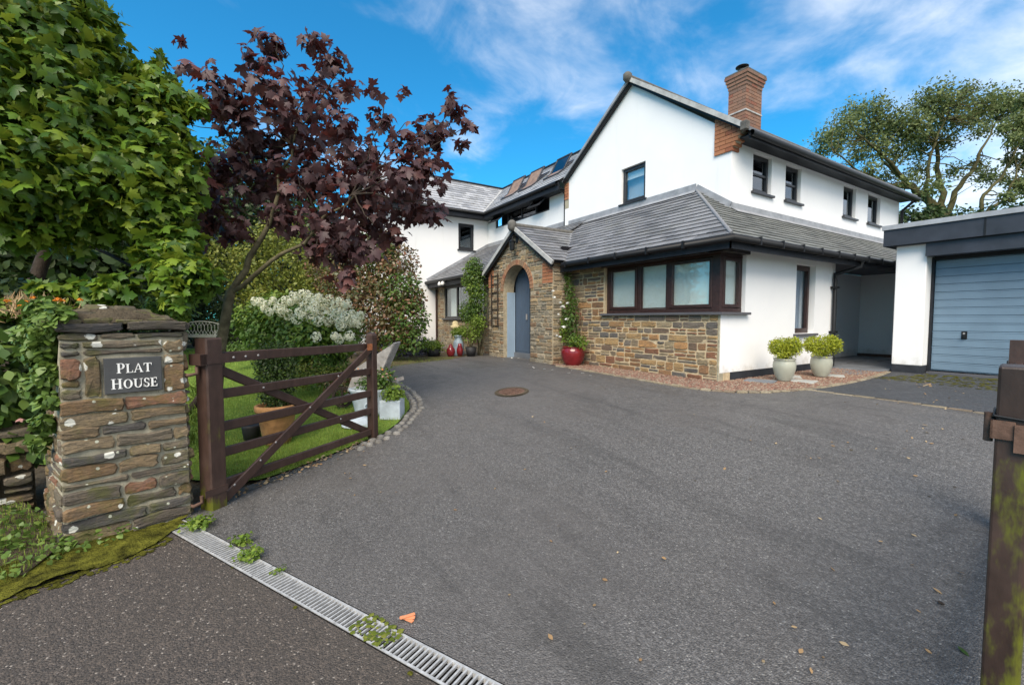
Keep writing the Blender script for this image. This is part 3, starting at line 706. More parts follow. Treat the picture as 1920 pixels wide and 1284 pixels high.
# ------------------------------------------------------------------ drain channel
dr = thing('drain_channel', (-2.4,.25,0), 'long galvanised slotted drain channel crossing the gateway between lane and driveway', 'drain')
m_ = MB()
def dfr(s): return (D0+DR*s, DR, DN, Z)
m_.fbox(*dfr(0), -8.0, 2.28, -.062, .062, -.16, -.09); m_.fbox(*dfr(0), -8.0, 2.28, -.068, -.062, -.16, .001); m_.fbox(*dfr(0), -8.0, 2.28, .062, .068, -.16, .001)
m_.build('channel', CHAN, dr)
for gi, s0 in enumerate([1.82, .915, 0., -.915, -1.83, -2.74]):
    m_ = MB(); s1 = s0+.905 if gi else 2.25
    for n0 in (-.060, .050): m_.fbox(*dfr(0), s0, s1, n0, n0+.010, -.02, .004)
    for e in (s0, s1-.008): m_.fbox(*dfr(0), e, e+.008, -.05, .05, -.02, .0035)
    gr = m_.build('grate', STEEL, dr)
    if gi < 4:
        bar = None; nb = int((s1-s0)/.0252)
        for i in range(1, nb):
            s = s0+i*(s1-s0)/nb
            if bar is None:
                bm2 = MB(); bm2.fbox(*dfr(0), s-.0042, s+.0042, -.05, .05, -.008, .003); bar = bm2.build('bar', STEEL, gr); s00 = s
            else:
                c_ = bar.copy(); COL.objects.link(c_); c_.location = bar.location+DR*(s-s00)
    else:
        bm2 = MB(); 
        for i in range(1, 36): s = s0+i*.0252; bm2.fbox(*dfr(0), s-.0045, s+.0045, -.05, .05, -.016, .003)
        bm2.build('bars', STEEL, gr, kind='stuff')
# ================================================================== house
house = thing('house', (-7.3, 8.5, GH), 'white rendered two storey house with slate roofs, stone porch and corner window', 'house')
STN, SLT, BRK = Pieces('stone'), Pieces('slate'), Pieces('brick')
def stone_cells(u0, u1, v0, v1, bh=(.085,.15), bw=(.15,.42)):
    out_ = []; v = v0
    while v < v1-.02:
        h = random.uniform(*bh)
        if v+h > v1-.05: h = v1-v
        u = u0
        while u < u1-.02:
            w_ = random.uniform(*bw)
            if u+w_ > u1-.09: w_ = u1-u
            c = random.random()
            if c < .38 and h > .09:       # two thin ones stacked
                k = random.uniform(.35,.65)*h
                for a_, b_ in ((v, v+k), (v+k, v+h)):
                    if w_ > .3 and random.random() < .5:
                        q = random.uniform(.35,.65)*w_; out_ += [(u,u+q,a_,b_),(u+q,u+w_,a_,b_)]
                    else: out_.append((u,u+w_,a_,b_))
            elif c < .55 and h > .1 and w_ > .24:
                q = random.uniform(.3,.5)*w_; k = random.uniform(.4,.6)*h
                out_ += [(u,u+q,v,v+k),(u,u+q,v+k,v+h),(u+q,u+w_,v,v+h)]
            else: out_.append((u,u+w_,v,v+h))
            u += w_
        v += h
    return out_
def stone(fr, cell, gap=.0105, proud=.011, region=None, rough=.35, back=-.02, wob=0.):
    O, U, W, Nn = fr; u0, u1, v0, v1 = cell; w_, h = u1-u0, v1-v0
    g = gap*random.uniform(.6,1.3); u0 += g; u1 -= g; v0 += g; v1 -= g
    if u1-u0 < .015 or v1-v0 < .012: return None
    j = lambda s: random.uniform(-s, s)
    cx = min(.03,(u1-u0)*.22); cy = min(.022,(v1-v0)*.3); wv = min(.011, h*.13)*(1+wob)
    o = [(u0+cx*random.random(), v0+j(wv)*.4), ((u0+u1)/2+j(.02), v0+j(wv)), (u1-cx*random.random(), v0+j(wv)*.4), (u1, v0+cy*random.random()), (u1+j(wv)*.5, (v0+v1)/2), (u1, v1-cy*random.random()),
         (u1-cx*random.random(), v1+j(wv)*.4), ((u0+u1)/2+j(.02), v1+j(wv)), (u0+cx*random.random(), v1+j(wv)*.4), (u0, v1-cy*random.random()), (u0+j(wv)*.5, (v0+v1)/2), (u0, v0+cy*random.random())]
    if region: o = clip(o, region)
    if len(o) < 3 or abs(area(o)) < .0006: return None
    o = ccw(o); k = len(o); cu = sum(p[0] for p in o)/k; cv = sum(p[1] for p in o)/k
    du = max(p[0] for p in o)-min(p[0] for p in o); dv = max(p[1] for p in o)-min(p[1] for p in o)
    iu = 1-min(.3, .016/max(du,.03)); iv = 1-min(.45, .016/max(dv,.02)); pr = proud*random.uniform(.45,1.5)
    pu, pv_ = j(.06), j(.12)
    back_ = [O+U*p[0]+W*p[1]+Nn*back for p in o]; mid = [O+U*p[0]+W*p[1]+Nn*(pr*.35) for p in o]
    fr_ = [O+U*(cu+(p[0]-cu)*iu)+W*(cv+(p[1]-cv)*iv)+Nn*(pr+(p[0]-cu)*pu+(p[1]-cv)*pv_+j(.0035)) for p in o]
    cen = O+U*cu+W*cv+Nn*(pr*1.12)
    m_ = MB(); m_.add(back_+mid+fr_+[cen], [(i,(i+1)%k,k+(i+1)%k,k+i) for i in range(k)]+[(k+i,k+(i+1)%k,2*k+(i+1)%k,2*k+i) for i in range(k)]+[(2*k+i,2*k+(i+1)%k,3*k) for i in range(k)], random.random())
    return m_
def lay(fr, cells, parent, mat=None, **k):
    for c in cells:
        s = stone(fr, c, **k)
        if s: STN.add(s, mat or STONE, parent)
PX0, PX1, PY = -10.14, -7.40, 5.65                # porch front
YC, XC, YG, XR = 6.17, -3.94, 7.79, -4.84
EZ = 2.52                                          # top of the lower walls
# --- stone front wall (mortar face with its corner-window opening) and stones
sw = wall('stone_wall', FRONT(YC), [(PX1-.02, GH-.05),(XC-.004,GH-.05),(XC-.004,1.47),(-4.22,1.47),(-6.40,1.47),(-6.40,EZ),(PX1-.02,EZ)], [], MORTAR, house, depth=.28)
F_ = FRONT(YC)
random.seed(11)
lay(F_, stone_cells(PX1, XC-.035, GH-.02, 1.465), sw)
lay(F_, stone_cells(PX1, -6.42, 1.465, EZ), sw)
m_ = MB(); m_.fbox(*F_, XC-.028, XC-.003, GH, 1.46, -.1, .014, 0, .004); m_.build('corner_bead', MORTAR_OLD, sw)
# --- white lower side wall with a window
ww = wall('lower_side_wall', SIDE(XC), [(YC+.002, GH+.14),(9.86,GH+.14),(9.86,EZ),(6.81,EZ),(6.81,1.47),(YC+.002,1.47)], [rect(8.38,9.08,1.14,2.37)], RENDER, house, depth=.30, reveal=.17)
m_ = MB(); m_.fbox(*SIDE(XC), YC+.004, 9.86, GH-.05, GH+.14, -.05, -.006); m_.build('plinth', PLINTH, house)
m_ = MB(); m_.box((XR,9.80,GH-.05),(XC-.001,9.862,EZ)); m_.build('passage_end_wall', RENDER, house)
# --- corner window of four lights
cw = MB()
def framebars(m_, fr, u0, u1, v0, v1, t=.05, n0=-.03, n1=.03, r=0):
    m_.fbox(*fr, u0, u1, v0, v0+t, n0, n1, r, .004); m_.fbox(*fr, u0, u1, v1-t, v1, n0, n1, r, .004)
    m_.fbox(*fr, u0, u0+t, v0+t, v1-t, n0, n1, r, .004); m_.fbox(*fr, u1-t, u1, v0+t, v1-t, n0, n1, r, .004)
WY, WX = YC+.08, XC-.09
FW_, SW_ = FRONT(WY), SIDE(WX)
m_ = MB()
m_.fbox(*FW_, -6.395, WX-.045, 1.505, 1.575, -.05, .03, 0, .006); m_.fbox(*FW_, -6.395, WX-.045, 2.35, 2.40, -.05, .03, 0, .006)
m_.fbox(*SW_, WY+.045, 6.82, 1.505, 1.575, -.05, .03, 0, .006); m_.fbox(*SW_, WY+.045, 6.82, 2.35, 2.40, -.05, .03, 0, .006)
m_.box((WX-.09, WY-.035, 1.50), (WX+.035, WY+.05, 2.40))
for u in (-6.395, -5.62, -4.985): m_.fbox(*FW_, u, u+.08, 1.575, 2.35, -.05, .026, 0, .004)
m_.fbox(*SW_, 6.76, 6.82, 1.575, 2.35, -.05, .026, 0, .004)
cwf = m_.build('window', BROWNWOOD, house, label='dark brown corner window of four lights with blinds drawn')
for (fr, u0, u1, sash) in [(FW_,-6.315,-5.62,1),(FW_,-5.54,-4.985,0),(FW_,-4.905,WX-.09,1),(SW_,WY+.05,6.76,1)]:
    m_ = MB()
    if sash: framebars(m_, fr, u0+.004, u1-.004, 1.579, 2.346, .05, -.01, .042)
    else: framebars(m_, fr, u0+.004, u1-.004, 1.579, 2.346, .018, -.01, .01)
    m_.build('sash' if sash else 'bead', BROWNWOOD, cwf)
    m_ = MB(); m_.fbox(*fr, u0, u1, 1.58, 2.35, -.004, .002); m_.build('pane', GLASS, cwf)
    m_ = MB(); m_.fbox(*fr, u0-.02, u1+.02, 1.52, 2.38, -.035, -.028); m_.build('blind', BLIND, cwf)
m_ = MB(); m_.fbox(*F_, -6.46, WX-.02, 1.465, 1.505, -.14, .075, 0, .004); m_.fbox(*SIDE(XC), YC-.075, 6.86, 1.4652, 1.503, -.14, .075, 0, .004); m_.build('window_sill', SOFFIT, cwf)
m_ = MB(); m_.fbox(*F_, -6.46, XC+.02, 2.40, 2.62, -.20, .05, 0, .006); m_.fbox(*SIDE(XC), YC-.05, 6.84, 2.402, 2.618, -.2, .05, 0, .006); m_.build('lintel_board', LINTEL, house)
# right narrow window
def side_window(x, y0, y1, z0, z1, rec, mat, parent, sill, mull=False, curt=None, glass=None, t=.055):
    fr = SIDE(x-rec); m_ = MB(); framebars(m_, fr, y0+.002, y1-.002, z0+.002, z1-.002, t, -.04, .03)
    framebars(m_, fr, y0+t, y1-t, z0+t, z1-t, .035, -.01, .045)
    if mull: m_.fbox(*fr, y0+t, y1-t, (z0+z1)/2-.02, (z0+z1)/2+.02, -.01, .03)
    w_ = m_.build('window', mat, parent)
    m_ = MB(); m_.fbox(*fr, y0+t, y1-t, z0+t, z1-t, 0, .004); m_.build('pane', glass or GLASS, w_)
    m_ = MB()
    if curt:
        k = 24; vs = []
        for i in range(k+1):
            yy = y0+(y1-y0)*i/k; nn = -.10+.018*math.sin(i*1.7)+.008*math.sin(i*.9)
            vs += [fr[0]+Y*yy+Z*z0+X*nn, fr[0]+Y*yy+Z*z1+X*nn]
        m_.add(vs, [(2*i,2*i+2,2*i+3,2*i+1) for i in range(k)], 0, True); m_.build('curtain', curt, w_)
    else: m_.fbox(*fr, y0-.02, y1+.02, z0-.02, z1+.02, -.20, -.19); m_.build('dark_room', DARK, w_)
    if sill: m_ = MB(); m_.fbox(*SIDE(x), y0-.05, y1+.05, z0-.045, z0-.004, -rec, .06, 0, .004); m_.build('window_sill', sill, w_)
    return w_
side_window(XC, 8.38, 9.08, 1.14, 2.37, .13, BROWNWOOD, house, SOFFIT, curt=CURTAIN)
# --- porch
AX0, AX1, SPR = -9.40, -8.22, 2.08; ACX, AR = (AX0+AX1)/2, (AX1-AX0)/2
arch = [(ACX+AR*math.cos(math.pi*i/18), SPR+AR*math.sin(math.pi*i/18)) for i in range(19)]
AP = (-8.77, 3.50)
porch_out = [(PX0,GH-.05),(AX0,GH-.05)]+arch[::-1]+[(AX1,GH-.05),(PX1,GH-.05),(PX1,2.66),AP,(PX0,2.66)]
pw = MB(); pw.prism(porch_out, -.30, 0, FRONT(PY)); pw = pw.build('porch_wall', MORTAR_P, house)
m_ = MB(); m_.box((PX1-.3,PY+.301,GH-.05),(PX1,YC-.002,2.66)); m_.box((PX0,PY+.301,GH-.05),(PX0+.3,YC-.002,2.66)); psw = m_.build('porch_side_wall', MORTAR_P, house)
FP = FRONT(PY); random.seed(23)
def incirc(c, r=AR+.115): 
    u = (c[0]+c[1])/2; v = (c[2]+c[3])/2; return (u-ACX)**2+(v-SPR)**2 < r*r and v > SPR
pk = dict(gap=.008, proud=.014)
lay(FP, stone_cells(PX0, AX0, GH-.02, SPR, (.06,.115), (.11,.30)), pw, PSTONE, **pk)
lay(FP, stone_cells(AX1, PX1, GH-.02, SPR, (.06,.115), (.11,.30)), pw, PSTONE, **pk)
gab = [(PX0,SPR),(PX1,SPR),(PX1,2.655),(AP[0],3.49),(PX0,2.655)]
kn = lambda c: ((c[0]+c[1])/2 > PX1-.36 and 2.16 < (c[2]+c[3])/2 < 2.72) or ((c[0]+c[1])/2 < PX0+.26 and 2.2 < (c[2]+c[3])/2 < 2.7)
for c in stone_cells(PX0, PX1, SPR, 3.5, (.07,.12), (.12,.32)):
    if incirc(c) or kn(c): continue
    s = stone(FP, c, region=gab, **pk)
    if s: STN.add(s, PSTONE, pw)
for (a_, b_, z0, z1) in [(PX1-.36, PX1, 2.16, 2.72), (PX0, PX0+.26, 2.2, 2.7)]:      # brick kneelers of the porch
    v = z0; r_ = 0
    while v < z1-.03:
        u = a_-(.05 if r_ % 2 else 0)
        while u < b_-.01:
            u1 = min(u+.215, b_); uu = max(u, a_)
            if u1-uu > .03:
                q = clip(rect(uu+.005, u1-.005, v+.005, v+.068), gab)
                if len(q) > 2 and abs(area(q)) > .0008: m_ = MB(); m_.prism(ccw(q), -.02, .016, FP, random.random()); BRK.add(m_, BRICK, pw)
            u += .225
        v += .075; r_ += 1
nv = 24
for i in range(nv):                                       # arch ring
    a0, a1 = math.pi*(i+.06)/nv, math.pi*(i+.94)/nv
    q = [(ACX+r_*math.cos(a_), SPR+r_*math.sin(a_)) for r_, a_ in ((AR+.004,a0),(AR+.12,a0),(AR+.12,a1),(AR+.004,a1))]
    m_ = MB(); m_.prism(ccw(q), -.1, .024, FP, random.random()); m_.build('voussoir', BRICK_A, pw)
SP = SIDE(PX1)
lay(SP, stone_cells(PY+.005, YC, GH-.02, 2.62, (.07,.13), (.14,.30)), psw, PSTONE, **pk)
# inside the porch: panelled frame and blue door
m_ = MB(); m_.box((PX0+.31,YC-.001,GH),(PX1-.31,YC+.25,3.0)); m_.build('porch_back_wall', DARK, house)  # back wall coloured near-black for the dimness inside the porch
m_ = MB(); m_.box((PX0+.31,PY+.301,GH+.001),(PX1-.31,YC-.003,GH+.12)); m_.build('door_step', PAVE, house)
m_ = MB(); m_.fbox(*FRONT(PY+.302), AX0-.22, AX0+.015, GH+.12, 2.06, -.03, 0, 0, .01); m_.fbox(*FRONT(PY+.302), AX1-.02, AX1+.15, GH+.12, 2.5, -.03, 0, 0, .01)
m_.fbox(*SIDE(AX0-.0), PY+.10, PY+.30, GH+.001, 2.06, .0, .012); dfm = m_.build('door_frame', LDOOR, house)
m_ = MB(); m_.fbox(*FRONT(PY+.38), AX0-.02, AX0+.60, GH+.12, 2.62, -.02, .02, 0, .004); dl = m_.build('front_door', DDOOR, house)
m_ = MB()
for i in range(4): m_.fbox(*FRONT(PY+.38), AX0+.0+i*.135, AX0+.125+i*.135, GH+.16, 2.58, .02, .026, 0, .003)
m_.build('door_boarding', DDOOR, dl, kind='stuff')
m_ = MB(); m_.fbox(*FRONT(PY+.35), AX0+.51, AX0+.54, 1.38, 1.52, 0, .03, 0, .004); m_.build('door_handle', BOLT, dl)
m_ = MB(); m_.box((AX0-.20,PY+.36,2.06),(AX0+.05,PY+.40,2.7)); m_.box((AX0+.61,PY+.40,GH+.121),(AX1+.16,PY+.5,2.75)); m_.build('porch_shade_sheet', DARK, house)  # dark sheets painted as the shade in the arch top and right of the door
# porch lantern
ln = thing('porch_lantern', (AP[0]+.02,PY-.13,3.0), 'black wall lantern on a bracket below the porch gable peak', 'lantern')
m_ = MB(); m_.tube([(AP[0]+.02,PY-.02,3.28),(AP[0]+.02,PY-.08,3.33),(AP[0]+.02,PY-.15,3.30),(AP[0]+.02,PY-.16,3.22)], .012); m_.box((AP[0]-.03,PY-.035,3.18),(AP[0]+.07,PY-.015,3.34)); m_.build('bracket', GUTTER, ln)
m_ = MB(); m_.lathe((AP[0]+.02,PY-.16,2.98), [(.02,0),(.05,.01),(.055,.03),(.075,.2),(.09,.21),(.04,.25),(.01,.27)], 8, 0, False); m_.build('lamp_housing', GUTTER, ln)
# --- porch roof
PZ = 3.57; prx = AP[0]; pe = 2.66
def roofplane(O, U, S):
    """frame for a slope: U along the eave, S up the slope"""
    U = U.normalized(); S = S.normalized(); Nn = U.cross(S).normalized(); return (O, U, S, Nn)
def slates(fr, poly, parent, mat, gauge=.17, wd=.28, th=.007, lift=.022, seed=1):
    O, U, S, Nn = fr; random.seed(seed); poly = ccw(poly)
    us = [p[0] for p in poly]; vs_ = [p[1] for p in poly]; v = min(vs_); row = 0
    while v < max(vs_):
        u = min(us)-random.uniform(0, .03)-(wd/2 if row % 2 else 0)
        while u < max(us):
            q = clip(rect(u+.0025, u+wd-.0025, v+random.uniform(-.003,.003), v+gauge+.055), poly)
            if len(q) > 2 and abs(area(q)) > .002:
                q = ccw(q); k = len(q); e = random.uniform(-.002,.004); m_ = MB()
                hgt = lambda p: lift*(1-(p[1]-v)/(gauge+.055))+e*.5
                top = [O+U*p[0]+S*p[1]+Nn*(hgt(p)+.004) for p in q]; bot = [O+U*p[0]+S*p[1]+Nn*(hgt(p)-th) for p in q]
                m_.add(bot+top, [tuple(range(k, 2*k))]+[(i,(i+1)%k,k+(i+1)%k,k+i) for i in range(k)], random.random())
                SLT.add(m_, mat, parent)
            u += wd
        v += gauge; row += 1
def deck(fr, poly, parent, name='roof', th=.05, mat=None):
    m_ = MB(); m_.prism(ccw(poly), -th, -.006, fr); return m_.build(name, mat or GUTTER, parent)
PYF = PY-.10
pr_out = (PX1+.14); rs = (PZ-pe+.06)/(pr_out-prx)
frR = roofplane(Vector((pr_out, PYF, PZ-rs*(pr_out-prx))), Y, Vector((-1,0,rs)))
LR = math.hypot(pr_out-prx, rs*(pr_out-prx))
LZ0, LP = 2.56, .69                                          # lean-to plane: z = LZ0 + LP*(y-5.82)
ymeet = lambda z: 5.82+(z-LZ0)/LP
polyR = [(0,0),(ymeet(frR[0].z)-PYF+.02,0),(ymeet(PZ)-PYF+.02,LR),(0,LR)]
prR = deck(frR, polyR, house, 'porch_roof'); slates(frR, polyR, prR, SLATE, .16, .26, seed=3)
frL = roofplane(Vector((2*prx-pr_out, PYF+2.4, PZ-rs*(pr_out-prx))), -Y, Vector((1,0,rs)))
polyL = [(2.4-.55+.0,0),(2.4,0),(2.4,LR),(2.4-1.5,LR)]
prL = deck(frL, polyL, house, 'porch_roof'); slates(frL, polyL, prL, SLATE, .16, .26, seed=4)
m_ = MB(); m_.tube([(prx,PYF-.02,PZ+.0),(prx,ymeet(PZ)+.15,PZ+.0)], .065, 10); m_.build('ridge_tiles', RIDGE, house)
m_ = MB(); m_.lathe((prx,PYF-.05,PZ-.14), [(.001,0),(.07,.02),(.10,.08),(.10,.2),(.06,.25),(.001,.27)], 12); m_.build('ridge_end', RIDGE, house)
m_ = MB()
for sx in (-1, 1):
    a_ = Vector((prx, PYF-.012, PZ-.045)); b_ = Vector((prx+sx*(pr_out-prx), PYF-.012, PZ-.045-rs*(pr_out-prx))); m_.beam(a_, b_, .04, .085)
m_.build('verge_strip', WETLEAD, house)
m_ = MB()
for sx in (-1, 1):
    a_ = Vector((prx, PYF+.02, PZ-.13)); b_ = Vector((prx+sx*(pr_out-prx-.05), PYF+.02, PZ-.13-rs*(pr_out-prx-.05))); m_.beam(a_, b_, .05, .07)
m_.build('barge_board', GUTTER, house)
# --- lean-to roof, front right part with the hip
def fz(y): return LZ0+LP*(y-5.82)
fr1 = roofplane(Vector((0,5.82,LZ0)), X, Vector((0,1,LP))); c_ = math.hypot(1, LP)
HIPX = -3.59
top = (YG-5.82)*c_
vx0 = ymeet(frR[0].z)
poly1 = [(pr_out+.02,0),(HIPX,0),(HIPX-1.97,top),(prx,top),(prx,(ymeet(PZ)-5.82)*c_)]
r1 = deck(fr1, poly1, house); slates(fr1, poly1, r1, SLATE, .155, .27, seed=5)
# right-hand slope, from the hip to the far end
SE_ = 15.6
sp = LP
fr2 = roofplane(Vector((HIPX,5.82,LZ0)), Y, Vector((-1,0,sp)))
tr = (HIPX-XR)*c_
poly2 = [(0,0),(SE_-5.82,0),(SE_-5.82,tr),(1.97,tr),((HIPX-XR),tr)]
poly2 = [(0,0),(SE_-5.82,0),(SE_-5.82,tr),((HIPX-XR),tr)]
r2 = deck(fr2, poly2, house); slates(fr2, poly2, r2, SLATE_G, .135, .27, seed=6)
# the small part of the right slope in front of the gable wall, beyond the hip top
tr3 = 1.97*c_
poly3 = [((HIPX-XR),tr),(1.97,tr),(1.97,tr3)]
r3 = deck(fr2, poly3, r2, 'deck'); slates(fr2, poly3, r2, SLATE_G, .135, .27, seed=7)
m_ = MB(); hb = Vector((HIPX,5.82,LZ0)); ht = Vector((HIPX-1.97,YG,fz(YG))); m_.tube([hb+Z*.02, ht+Z*.02], .028, 8); m_.build('hip_strip', SLATE, house)
# flashings at the walls
m_ = MB(); zt = fz(YG)
m_.fbox(*FRONT(YG), -9.5, HIPX-1.97, zt-.02, zt+.15, 0, .012); m_.beam((HIPX-1.97,YG-.01,zt+.06),(XR,YG-.01,LZ0+sp*(HIPX-XR)+.06), .02, .15)
m_.fbox(*SIDE(XR), YG, SE_, LZ0+sp*(HIPX-XR)-.02, LZ0+sp*(HIPX-XR)+.13, 0, .012)
m_.add([Vector((-9.5,YG-.012,zt+.03)),Vector((-9.5,YG-.16,zt-.06)),Vector((HIPX-1.9,YG-.16,zt-.06)),Vector((HIPX-1.97,YG-.012,zt+.03))], [(0,1,2,3)])
zs = LZ0+sp*(HIPX-XR)
m_.add([Vector((XR+.012,YG,zs+.03)),Vector((XR+.15,YG,zs-.065)),Vector((XR+.15,SE_,zs-.065)),Vector((XR+.012,SE_,zs+.03))], [(0,1,2,3)])
m_.build('lead_flashing', LEAD, house)
m_ = MB()                                                   # valley of the porch roof
va = Vector((pr_out-.03, vx0+.01, frR[0].z+.025)); vb = Vector((prx, ymeet(PZ), PZ+.02)); m_.beam(va, vb, .12, .012); m_.build('valley', LEAD, house)
# gutters, fascias and soffits of the lower roof
def gutter(pts, parent=None, r=.052):
    m_ = MB(); m_.tube(pts, r, 8, 0, True, False); return m_.build('gutter', GUTTER, parent or house)
gz0 = LZ0-.045
gutter([(pr_out+.02,5.77,gz0),(HIPX+.05,5.77,gz0),(HIPX+.05,SE_,gz0)])
m_ = MB(); m_.box((PX1+.02,5.83,2.38),(HIPX-.01,5.85,gz0+.02)); m_.box((HIPX-.03,5.83,2.38),(HIPX-.01,SE_,gz0+.02)); m_.build('fascia_board', DARKTRIM, house)
m_ = MB(); m_.box((PX1+.02,5.851,2.53),(XC,YC+.1,2.545)); m_.box((XC-.0,5.851,2.53),(HIPX-.031,9.87,2.545)); m_.box((XR,9.87,2.50),(HIPX-.031,SE_,2.52)); m_.build('soffit', SOFFIT, house)
for i in range(9): m_ = MB(); yy = 6.4+i*.62; m_.beam((HIPX+.05-.055,yy,gz0),(HIPX+.05+.055,yy,gz0), .03, .115); m_.build('gutter_bracket', GUTTER, house)
for i in range(5): m_ = MB(); xx = -4.3-i*.7; m_.beam((xx,5.77-.055,gz0),(xx,5.77+.055,gz0), .03, .115); m_.build('gutter_bracket', GUTTER, house)
# downpipe at the passage
dp = MB(); dp.tube([(HIPX+.05,9.95,gz0-.03),(HIPX+.03,9.95,gz0-.14),(XC+.02,9.78,2.25),(XC+.055,9.74,2.15),(XC+.055,9.74,GH+.05)], .034, 10)
for zc in (2.0, 1.15): dp.box((XC,9.67,zc-.02),(XC+.10,9.81,zc+.02))
dp.build('downpipe', GUTTER, house)
# --- main gabled block
GLX, GRX, GAX, GAZ = -9.50, XR, -7.27, 6.74
zeL, zeR = 5.20, 4.86
gout = [(GLX,fz(YG)-.3),(GRX,3.2),(GRX,zeR),(GAX,GAZ),(GLX,zeL)]
gout = [(GLX,3.2),(GRX-.004,3.2),(GRX-.004,4.72+.10),(GAX,GAZ-.03),(GLX,5.18)]
gw = wall('gable_wall', FRONT(YG), gout, [rect(-7.57,-6.85,4.09,4.90)], RENDER, house, depth=.3, reveal=.12)
sidew = [rect(a_,b_,3.86,4.62) for a_,b_ in ((8.50,9.17),(9.71,10.35),(12.38,13.07),(13.78,14.56))]
wall('upper_side_wall', SIDE(XR), rect(YG+.001,15.85,3.2,4.68), [rect(a_,b_,3.86,4.605) for (a_,_),(b_,_),_x,_y in sidew], RENDER, house, depth=.3, reveal=.14)
m_ = MB(); m_.box((XR-.3,YG+.3,4.681),(XR-.004,15.85,4.80)); m_.build('wall_plate', DARKTRIM, house)
for i, (a_, b_) in enumerate(((8.50,9.17),(9.71,10.35),(12.38,13.07),(13.78,14.56))):
    side_window(XR, a_, b_, 3.86, 4.60, .10, GREYFRAME, house, GREYFRAME, mull=(i < 2), glass=GLASSD, t=.045)
def front_window(y, x0, x1, z0, z1, rec, mat, parent, sill=None, glass=None, back=None, t=.05):
    fr = FRONT(y+rec); m_ = MB(); framebars(m_, fr, x0+.002, x1-.002, z0+.002, z1-.002, t, -.03, .03)
    framebars(m_, fr, x0+t, x1-t, z0+t, z1-t, .03, -.01, .045); w_ = m_.build('window', mat, parent)
    m_ = MB(); m_.fbox(*fr, x0+t, x1-t, z0+t, z1-t, 0, .004); m_.build('pane', glass or GLASS, w_)
    m_ = MB(); m_.fbox(*fr, x0-.03, x1+.03, z0-.03, z1+.03, -.20, -.19); m_.build('blind' if back else 'dark_room', back or DARK, w_)
    if sill: m_ = MB(); m_.fbox(*FRONT(y), x0-.05, x1+.05, z0-.035, z0-.004, -rec, .05, 0, .004); m_.build('window_sill', sill, w_)
    return w_
gwin = front_window(YG, -7.57, -6.85, 4.09, 4.90, .09, GREYFRAME, house, GREYFRAME, GLASS, grain('grey_roller_blind', (.55,.57,.58), .9, .1, .05, 2, 20, .05))
m_ = MB(); m_.fbox(*FRONT(YG+.13), -7.53, -6.89, 4.66, 4.87, -.03, -.02); m_.build('blind_top', BLIND, gwin)
# roof slabs of the main block
def slab(x0, z0, x1, z1, y0, y1, th, name, mat):
    m_ = MB(); m_.prism(ccw([(x0,z0),(x1,z1),(x1,z1+th),(x0,z0+th)]), 0, y1-y0, (Vector((0,y1,0)), X, Z, -Y)); return m_.build(name, mat, house)
pr = (GAZ-4.72)/(GRX+.34-GAX); zr = 4.72
slab(GAX, GAZ, GRX+.36, GAZ-pr*(GRX+.36-GAX), YG-.07, 15.95, .07, 'main_roof', SLATE)
pl_ = (GAZ-5.22)/(GAX-GLX)
slab(GLX-.18, GAZ-pl_*(GAX-GLX+.18), GAX, GAZ, YG-.07, 12.5, .07, 'main_roof', SLATE)
yv = YG-.10
m_ = MB(); m_.beam((GAX+.03,yv,GAZ+.045),(GRX+.30,yv,GAZ-pr*(GRX+.30-GAX)+.05), .09, .085); m_.build('verge_capping', WETLEAD, house)
m_ = MB(); m_.beam((GAX,yv+.02,GAZ-.025),(GRX+.26,yv+.02,GAZ-pr*(GRX+.26-GAX)-.02), .05, .035); m_.beam((GAX,yv+.02,GAZ-.02),(GLX-.12,yv+.02,GAZ-pl_*(GAX-GLX+.12)-.02), .05, .05); m_.build('verge_undercloak', GUTTER, house)
m_ = MB(); m_.beam((GAX,yv,GAZ+.045),(GLX-.16,yv,GAZ-pl_*(GAX-GLX+.16)+.045), .09, .06); m_.build('verge_capping', LEAD, house)
m_ = MB(); m_.tube([(GAX,yv-.02,GAZ+.09),(GAX,15.95,GAZ+.09)], .07, 10); m_.build('ridge_tiles', RIDGE, house)
m_ = MB(); m_.lathe((GAX,yv-.06,GAZ-.02), [(.001,0),(.06,.02),(.10,.07),(.10,.17),(.06,.21),(.001,.22)], 12); m_.build('ridge_end', RIDGE, house)
m_ = MB(); m_.box((GRX+.24,yv-.05,4.73),(GRX+.35,yv+.06,4.87)); m_.build('gutter_stop', RIDGE, house)
ux = GRX+.36
gutter([(ux+.03,YG-.05,4.66),(ux+.03,15.95,4.66)], r=.055)
m_ = MB(); m_.box((ux-.03,YG-.02,4.575),(ux-.005,15.93,4.70)); m_.box((GRX+.001,YG+.02,4.655),(ux-.031,15.93,4.67)); m_.build('fascia_board', DARKTRIM, house)
m_ = MB(); m_.tube([(ux,15.75,4.62),(GRX+.08,15.82,4.4),(GRX+.08,15.82,3.4)], .04, 8); m_.build('downpipe', GUTTER, house)
